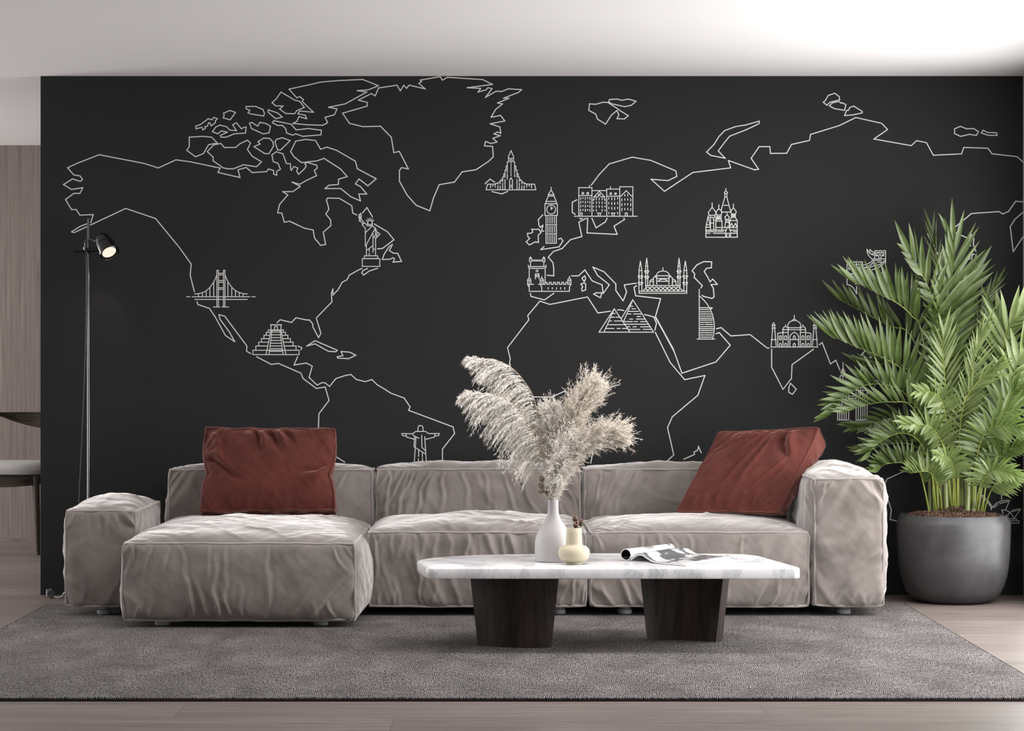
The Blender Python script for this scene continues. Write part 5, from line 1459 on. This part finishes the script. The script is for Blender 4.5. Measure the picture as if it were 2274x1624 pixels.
def build_palm():
    s = FOC / (CAMD + PY); k = 1 / s
    xc = (2117.5 - CX) * k
    root = empty('potted_palm', (xc, PY, 0))
    tag(root, 'large green areca palm in a round dark concrete pot by the right corner', 'potted plant')
    pts = [(66, 1346.5), (74, 1345), (84, 1341), (95, 1333.5), (104, 1322), (111, 1306), (116.5, 1288), (120.3, 1266), (122.8, 1240), (124.2, 1210), (124.9, 1180), (125, 1163), (124.4, 1160.5), (118.5, 1145), (117, 1143.5), (114, 1144), (113, 1150), (112, 1180)]
    zb = CAMZ - (1346.5 - CY) * k
    pr = [(r * k, (CAMZ - (py - CY) * k - zb) * (CAMZ - 0) / (CAMZ - 0)) for r, py in pts]
    H0 = pr[13][1]
    sc = .405 / H0
    pr = [(r, max(h * sc, .0006)) for r, h in pr]
    MB().lathe(pr, (xc, PY, 0), 96).build('pot', M['concrete'], root, smooth=True, sharp=30)
    # mulch: a mound of chips
    rng = np.random.RandomState(12)
    mb = MB()
    rz = .385
    rows = []
    for i in range(14):
        r = .236 * i / 13 + .001
        rows.append([(xc + r * math.cos(t), PY + r * math.sin(t), rz + .030 * (1 - (r / .236) ** 2) + .005 * rng.rand()) for t in np.linspace(0, 2 * PI, 60, endpoint=False)])
    mb.grid(rows[::-1], closed_v=True)
    soil = mb.build('soil', M['soil'], root)
    n = 5200
    r = .232 * np.sqrt(rng.rand(n)); t = rng.rand(n) * 2 * PI
    h = gnoise(np.cos(t) * r * 22 + 5, np.sin(t) * r * 22, 3) * .010
    C = np.stack([xc + r * np.cos(t), PY + r * np.sin(t), rz + .030 * (1 - (r / .236) ** 2) + .006 + h + .008 * rng.rand(n) + .018 * np.exp(-((r - .03) / .04) ** 2)], 1)
    D = rng.normal(size=(n, 3)); D[:, 2] = D[:, 2] * .8; D /= np.linalg.norm(D, axis=1)[:, None]
    E = np.cross(D, rng.normal(size=(n, 3))); E /= np.linalg.norm(E, axis=1)[:, None]; G = np.cross(D, E)
    l = (.004 + .005 * rng.rand(n))[:, None]; w = (.0016 + .0014 * rng.rand(n))[:, None]
    V = np.stack([C + D * l, C + E * w, C + G * w, C - E * w, C - G * w, C - D * l], 1).reshape(-1, 3)
    fr = np.array([(0, 1, 2), (0, 2, 3), (0, 3, 4), (0, 4, 1), (5, 2, 1), (5, 3, 2), (5, 4, 3), (5, 1, 4)])
    F = (np.arange(n) * 6)[:, None, None] + fr[None]
    tag(raw_mesh('bark_chips', V, F.reshape(-1, 3), M['soil'], root), kind='stuff')
    # canes
    for (x0, x1, yt, r_, dy) in ((2066, 2060, 1010, .0085, .02), (2081, 2074, 985, .0085, .05), (2102, 2096, 960, .0105, -.03), (2112, 2110, 940, .009, .09), (2121, 2124, 960, .0075, .03), (2131, 2134, 930, .0085, .09),
                                 (2147, 2158, 940, .0125, -.05), (2160, 2176, 930, .0115, -.02), (2168, 2196, 960, .008, .04), (2092, 2090, 1000, .010, .10), (2140, 2146, 960, .010, .10)):
        yy = PY + dy
        b = P(x0, 1140, yy); b = (b[0], b[1], .38)
        pt = spline([b, P(x0 + (x1 - x0) * .3, 1080, yy), P(x1, yt, yy)], 14)
        MB().tube(pt, [r_ * (1.15 - .45 * i / 13) for i in range(14)], 14).build('cane', M['cane'], root, smooth=True)

    def frond(pts, seed, nl=15, la=.15, lb=.15, t0=.38, th0=62, th1=14, w=.0125, dyt=0.0, dyb=0.0, fa=.25, fb=.25, droop=.10, rs=.0034, nb=(0, -.85, .45), spread=.3, lit=False):
        rng = np.random.RandomState(seed)
        n = len(pts)
        vee = la < 31 / 477. or lb < 21 / 477.
        W3 = []
        for i, (px, py) in enumerate(pts):
            f = i / (n - 1)
            yy = PY + dyb * min(1, f * 2) * (1 - f) + dyt * f ** 1.3
            W3.append(P(px, py, yy))
        b0 = list(W3[0]); b0[2] = .385; W3[0] = tuple(b0)
        ax = spline(W3, 66)[:60]
        seglen = np.concatenate([[0], np.cumsum(np.linalg.norm(np.diff(ax, axis=0), axis=1))]); Lt = seglen[-1]
        st = MB().tube(ax[::2], [rs * (1.25 - .95 * (i / 29) ** 1.0) for i in range(30)], 7)
        Vs, Fs = [], []
        K = 9
        prof = np.array([.45, .80, .98, 1.0, .92, .76, .54, .28, .02])
        cnt = 0
        rows_ = ((1, la, fa), (-1, lb, fb))
        if vee:
            rows_ = ((-1, lb, -.10), (-1, lb * .95, .55)); nl = int(nl * 1.25); th1 = max(th1, 13); droop = -.11
        for side, Lm, fz in rows_:
            if Lm <= 0: continue
            for i in range(nl):
                u = (i + .5 * (side > 0) * .6 + .2) / nl
                t = t0 + (1 - t0) * u ** .92
                d = t * Lt
                j = min(int(np.searchsorted(seglen, d)), 58); j = max(j, 1)
                p = ax[j - 1] + (ax[j] - ax[j - 1]) * (d - seglen[j - 1]) / max(seglen[j] - seglen[j - 1], 1e-9)
                T = ax[min(j + 2, 59)] - ax[max(j - 2, 0)]; T /= np.linalg.norm(T)
                e = np.array((-T[2], 0, T[0])); e /= np.linalg.norm(e) + 1e-9
                v = np.array((0, -1., 0))
                v = v - (v @ T) * T; v /= np.linalg.norm(v)
                th = R(th0 + (th1 - th0) * u ** (2.0 if vee else 1.7) + rng.uniform(-4, 4))
                ph = fz + rng.uniform(-.12, .12)
                dr = math.cos(th) * T + math.sin(th) * (side * e * math.cos(ph) + v * math.sin(ph))
                dr /= np.linalg.norm(dr)
                L = 1.12 * Lm * (np.interp(u, [0, .12, .4, .75, 1], [.60, .90, 1.0, .95, .84])) * rng.uniform(.92, 1.06)
                nbv = np.array(nb) + rng.normal(size=3) * spread
                s_ = np.cross(dr, nbv); s_ /= np.linalg.norm(s_) + 1e-9
                nn = np.cross(s_, dr)
                tt = np.linspace(0, 1, K)
                c = p[None] + L * (tt[:, None] * dr[None] + (tt ** 2)[:, None] * np.array((0, 0, -droop))[None] * rng.uniform(.5, 1.5) + (tt ** 2 * (1 - tt) * .08)[:, None] * T[None])
                ww = w * 1.04 * prof * rng.uniform(.9, 1.1) * (.75 + .25 * L / Lm)
                fold = .38
                lft = c - s_ * ww[:, None] + nn * (ww * fold)[:, None]; rgt = c + s_ * ww[:, None] + nn * (ww * fold)[:, None]
                ml = c - s_ * (ww * .5)[:, None] + nn * (ww * fold * .62)[:, None]; mr = c + s_ * (ww * .5)[:, None] + nn * (ww * fold * .62)[:, None]
                Vs.append(np.stack([lft, ml, c, mr, rgt], 1).reshape(-1, 3))
                a = np.arange(K - 1)[:, None] * 5 + np.arange(4)[None]
                Fs.append(np.stack([a, a + 1, a + 6, a + 5], -1).reshape(-1, 4) + cnt * K * 5)
                cnt += 1
        fr_ = raw_mesh('frond', np.vstack(Vs), np.vstack(Fs), M['leaf_lit' if lit else 'leaf'], root, smooth=True)
        # keep leaves off the walls
        co = np.zeros(len(fr_.data.vertices) * 3); fr_.data.vertices.foreach_get('co', co); co = co.reshape(-1, 3)
        co[:, 1] = np.minimum(co[:, 1] + PY, -.012) - PY
        co[:, 0] = np.minimum(co[:, 0] + xc, XR - .012) - xc
        fr_.data.vertices.foreach_set('co', co.ravel()); fr_.data.update()
        st.V = [(min(q[0], XR - .006), min(q[1], -.006), q[2]) for q in st.V]
        st.build('leaf_stalk', M['stalk'], fr_, smooth=True)
        return fr_

    u = 1 / 477.
    # --- behind and dark
    frond([(2110, 1138), (2112, 950), (2104, 760), (2092, 640), (2074, 540), (2064, 478)], 1, 12, 62 * u, 62 * u, .55, 22, 8, .0055, .22, .1, droop=.02)
    frond([(2135, 1138), (2145, 900), (2165, 740), (2195, 660), (2228, 607)], 2, 12, 55 * u, 60 * u, .55, 30, 8, .006, .22, .1, droop=.02)
    frond([(2085, 1138), (2076, 900), (2024, 748), (1977, 725), (1918, 694), (1872, 669), (1836, 650)], 3, 15, 20 * u, 62 * u, .42, 62, 14, .0115, .20, .15)
    frond([(2080, 1138), (2062, 920), (2015, 822), (1975, 808), (1935, 812), (1888, 808)], 4, 12, 30 * u, 60 * u, .45, 60, 12, .012, .18, .12)
    frond([(2088, 1138), (2074, 1040), (2034, 992), (1985, 985), (1935, 998), (1892, 1008)], 5, 13, 30 * u, 42 * u, .40, 55, 12, .009, .15, .1)
    frond([(2090, 1138), (2064, 1020), (2020, 938), (1975, 930), (1925, 945), (1864, 951)], 6, 14, 32 * u, 55 * u, .42, 55, 10, .011, .15, .1)
    frond([(2130, 1138), (2136, 950), (2150, 830), (2148, 740), (2150, 690)], 7, 14, 75 * u, 75 * u, .35, 58, 14, .012, .18, .16)
    frond([(2100, 1138), (2092, 980), (2070, 860), (2040, 790)], 8, 13, 70 * u, 70 * u, .35, 58, 14, .012, .16, .15)
    frond([(2150, 1138), (2170, 1000), (2200, 880), (2215, 800)], 9, 13, 70 * u, 70 * u, .30, 58, 14, .012, .14, .14)
    frond([(2105, 1138), (2100, 1030), (2096, 940), (2110, 860)], 10, 13, 65 * u, 65 * u, .30, 60, 18, .011, .12, .12)
    # --- crown
    frond([(2125, 1138), (2112, 960), (2092, 790), (2096, 700), (2112, 620), (2118, 555), (2104, 500)], 11, 17, 82 * u, 112 * u, .42, 50, 8, .0135, -.05, .0, fa=.5, droop=.03)
    frond([(2130, 1138), (2124, 960), (2100, 820), (2112, 720), (2145, 640), (2172, 575)], 35, 15, 60 * u, 92 * u, .45, 45, 8, .0135, .08, .05, droop=.03)
    frond([(2112, 1138), (2100, 1000), (2092, 800), (2086, 737), (2069, 660), (2048, 611), (2024, 571), (1992, 529)], 12, 17, 40 * u, 95 * u, .45, 58, 12, .0135, -.10, .0, droop=.02)
    frond([(2080, 1138), (2076, 950), (2047, 740), (2026, 703), (1995, 675), (1949, 651), (1912, 632), (1873, 626)], 13, 17, 16 * u, 84 * u, .44, 66, 12, .0135, -.12, .02)
    frond([(2090, 1138), (2082, 960), (2018, 838), (1980, 805), (1940, 786), (1903, 771), (1860, 752), (1820, 742)], 14, 17, 14 * u, 86 * u, .40, 66, 10, .0135, -.18, -.02)
    frond([(2075, 1138), (2062, 960), (2017, 884), (1990, 862), (1952, 853), (1912, 859), (1872, 885), (1850, 912), (1822, 942)], 15, 17, 18 * u, 62 * u, .40, 58, 12, .0125, -.22, -.05)
    frond([(2085, 1138), (2072, 1010), (2026, 905), (1985, 893), (1940, 896), (1895, 908), (1851, 929)], 16, 14, 18 * u, 56 * u, .42, 52, 8, .010, -.26, -.05)
    # --- right hand side
    frond([(2170, 1138), (2205, 930), (2222, 810), (2234, 738), (2256, 708), (2290, 672)], 17, 15, 100 * u, 70 * u, .42, 58, 20, .0145, -.15, -.02, droop=.03, lit=True)
    frond([(2168, 1138), (2195, 960), (2222, 860), (2232, 790), (2222, 720), (2205, 660)], 18, 14, 92 * u, 60 * u, .40, 46, 10, .0140, -.05, .0, droop=.03, lit=True)
    frond([(2175, 1138), (2210, 980), (2240, 880), (2262, 800), (2292, 750)], 19, 14, 85 * u, 50 * u, .35, 58, 18, .0140, -.20, -.06, droop=.04, lit=True)
    frond([(2180, 1138), (2200, 990), (2222, 915), (2250, 870), (2292, 845)], 20, 16, 80 * u, 50 * u, .34, 66, 22, .0110, -.22, -.06)
    frond([(2160, 1138), (2170, 1040), (2195, 960), (2225, 920), (2290, 900)], 21, 17, 72 * u, 46 * u, .30, 72, 24, .0100, -.26, -.08)
    # --- bright fine fronds in the middle
    frond([(2115, 1138), (2118, 1000), (2099, 850), (2094, 780), (2096, 715)], 22, 17, 62 * u, 82 * u, .45, 46, 10, .0072, -.22, -.08, droop=.03, lit=True)
    frond([(2128, 1138), (2130, 980), (2136, 915), (2158, 830), (2170, 765), (2192, 698)], 23, 22, 50 * u, 76 * u, .40, 42, 8, .0060, -.30, -.10, droop=.02, lit=True)
    frond([(2126, 1138), (2128, 1000), (2140, 900), (2168, 852), (2200, 828), (2232, 800)], 24, 20, 55 * u, 66 * u, .38, 40, 8, .0058, -.32, -.10, droop=.05, lit=True)
    frond([(2122, 1138), (2112, 1010), (2100, 925), (2088, 885), (2072, 872), (2050, 870), (2024, 868)], 25, 15, 42 * u, 50 * u, .55, 70, 14, .0100, -.36, -.10, lit=True)
    frond([(2116, 1138), (2104, 1040), (2092, 985), (2078, 960), (2062, 946), (2030, 942), (1990, 943)], 26, 18, 34 * u, 60 * u, .42, 70, 10, .0090, -.36, -.10, lit=True)
    frond([(2123, 1138), (2120, 1080), (2117, 1045), (2111, 1022), (2098, 1012), (2068, 1012)], 27, 16, 34 * u, 48 * u, .45, 72, 12, .0072, -.40, -.14, lit=True)
    frond([(2094, 1138), (2088, 1100), (2078, 1068), (2062, 1048), (2035, 1049), (2004, 1056)], 28, 15, 28 * u, 42 * u, .45, 72, 12, .0075, -.38, -.14, lit=True)
    frond([(2066, 1138), (2054, 1090), (2040, 1045), (2010, 1029), (1975, 1029), (1955, 1038), (1943, 1054)], 29, 16, 16 * u, 46 * u, .36, 68, 18, .0110, -.20, -.05)
    frond([(2080, 1138), (2070, 1060), (2045, 985), (2005, 962), (1965, 975), (1935, 1000), (1924, 1027)], 30, 16, 26 * u, 50 * u, .38, 60, 12, .0095, -.24, -.08)
    # --- low right
    frond([(2163, 1138), (2172, 1095), (2184, 1062), (2200, 1046), (2226, 1046), (2258, 1058)], 31, 16, 52 * u, 34 * u, .42, 74, 16, .0090, -.36, -.12, lit=True)
    frond([(2181, 1138), (2197, 1098), (2216, 1068), (2236, 1050), (2268, 1040)], 32, 12, 30 * u, 56 * u, .45, 80, 40, .0080, -.30, -.08, droop=.35, lit=True)
    frond([(2168, 1138), (2184, 1070), (2205, 1030), (2226, 1008), (2250, 995), (2292, 984)], 33, 15, 58 * u, 34 * u, .36, 66, 18, .0120, -.22, -.06)
    frond([(2158, 1138), (2165, 1040), (2182, 970), (2205, 950), (2240, 946), (2290, 958)], 34, 17, 66 * u, 50 * u, .38, 76, 14, .0100, -.34, -.12)
# ---------------------------------------------------------------- light, camera, assembly
WR0, WR1 = -.50, -4.2        # the long right-hand window
WF0, WF1 = -2.8, 2.2         # added window behind the viewer, for fill


def area(name, loc, rot, sx, sy, power, color=(1, 1, 1), spread=180):
    l = bpy.data.lights.new(name, 'AREA'); l.shape = 'RECTANGLE'; l.size = sx; l.size_y = sy; l.energy = power; l.color = color; l.spread = R(spread)
    o = bpy.data.objects.new(name, l); o.location = loc; o.rotation_euler = rot; col.objects.link(o)
    return o


def build_light():
    sc = bpy.context.scene
    w = bpy.data.worlds.new('sky'); sc.world = w; w.use_nodes = True
    bg = w.node_tree.nodes['Background']; bg.inputs['Color'].default_value = (.93, .96, 1, 1); bg.inputs['Strength'].default_value = 1.0
    # right and left window daylight just inside the openings; the others are added fill
    zc = CEIL / 2
    area('daylight_right', (XR - .03, (WR0 + WR1) / 2, zc - .18), (0, R(90), 0), CEIL - .65, abs(WR1 - WR0), 122, (1, .985, .97))
    area('front_fill', ((WF0 + WF1) / 2, YB + .05, zc + .2), (R(90), 0, 0), WF1 - WF0, CEIL - .7, 12, (1, .985, .975))  # unseen fill from behind the viewer, added to lift the front faces
    area('daylight_left', (XLL + .05, -1.9, zc), (0, R(-90), 0), CEIL - .4, 2.4, 75, (1, .99, .97))
    area('dining_fill', (XLL + .05, 2.0, zc), (0, R(-90), 0), CEIL - .4, 2.6, 150, (1, .99, .97))  # added to brighten the dining room's panelling and ceiling
    area('ceiling_fill', (.5, -2.72, CEIL - .02), (0, 0, 0), 3.6, .5, 64, (1, .98, .96))  # unseen overhead fill, added to brighten the tops; no fitting modelled
    # light of the lamp head
    s = bpy.data.lights.new('lamp_beam', 'SPOT'); s.energy = 1.2; s.color = (1, .88, .68); s.spot_size = R(70); s.spot_blend = .6; s.shadow_soft_size = .02
    o = bpy.data.objects.new('lamp_beam', s); o.location = np.array(P(246, 569, -.235)); o.rotation_euler = (R(32), 0, R(40)); col.objects.link(o)


def build_camera():
    sc = bpy.context.scene
    c = bpy.data.cameras.new('camera'); c.sensor_width = 36; c.lens = FOC / 2274 * 36
    c.shift_x = (1137 - CX) / 2274; c.shift_y = 0
    c.clip_start = .05; c.clip_end = 60
    o = bpy.data.objects.new('camera', c); o.location = (0, -CAMD, CAMZ); o.rotation_euler = (R(90), 0, 0)
    col.objects.link(o); sc.camera = o


build_materials()
build_room()
build_mural()
build_sofa()
build_cushions()
build_table()
v1, v2 = build_vases()
build_pods(v1, v2)
build_pampas(v1)
build_magazine()
build_lamp()
build_chair()
build_palm()
build_light()
build_camera()
sc = bpy.context.scene
sc.view_settings.view_transform = 'Standard'
sc.view_settings.look = 'None'
sc.view_settings.gamma = 1
sc.view_settings.use_curve_mapping = False
sc.view_settings.exposure = 0.0
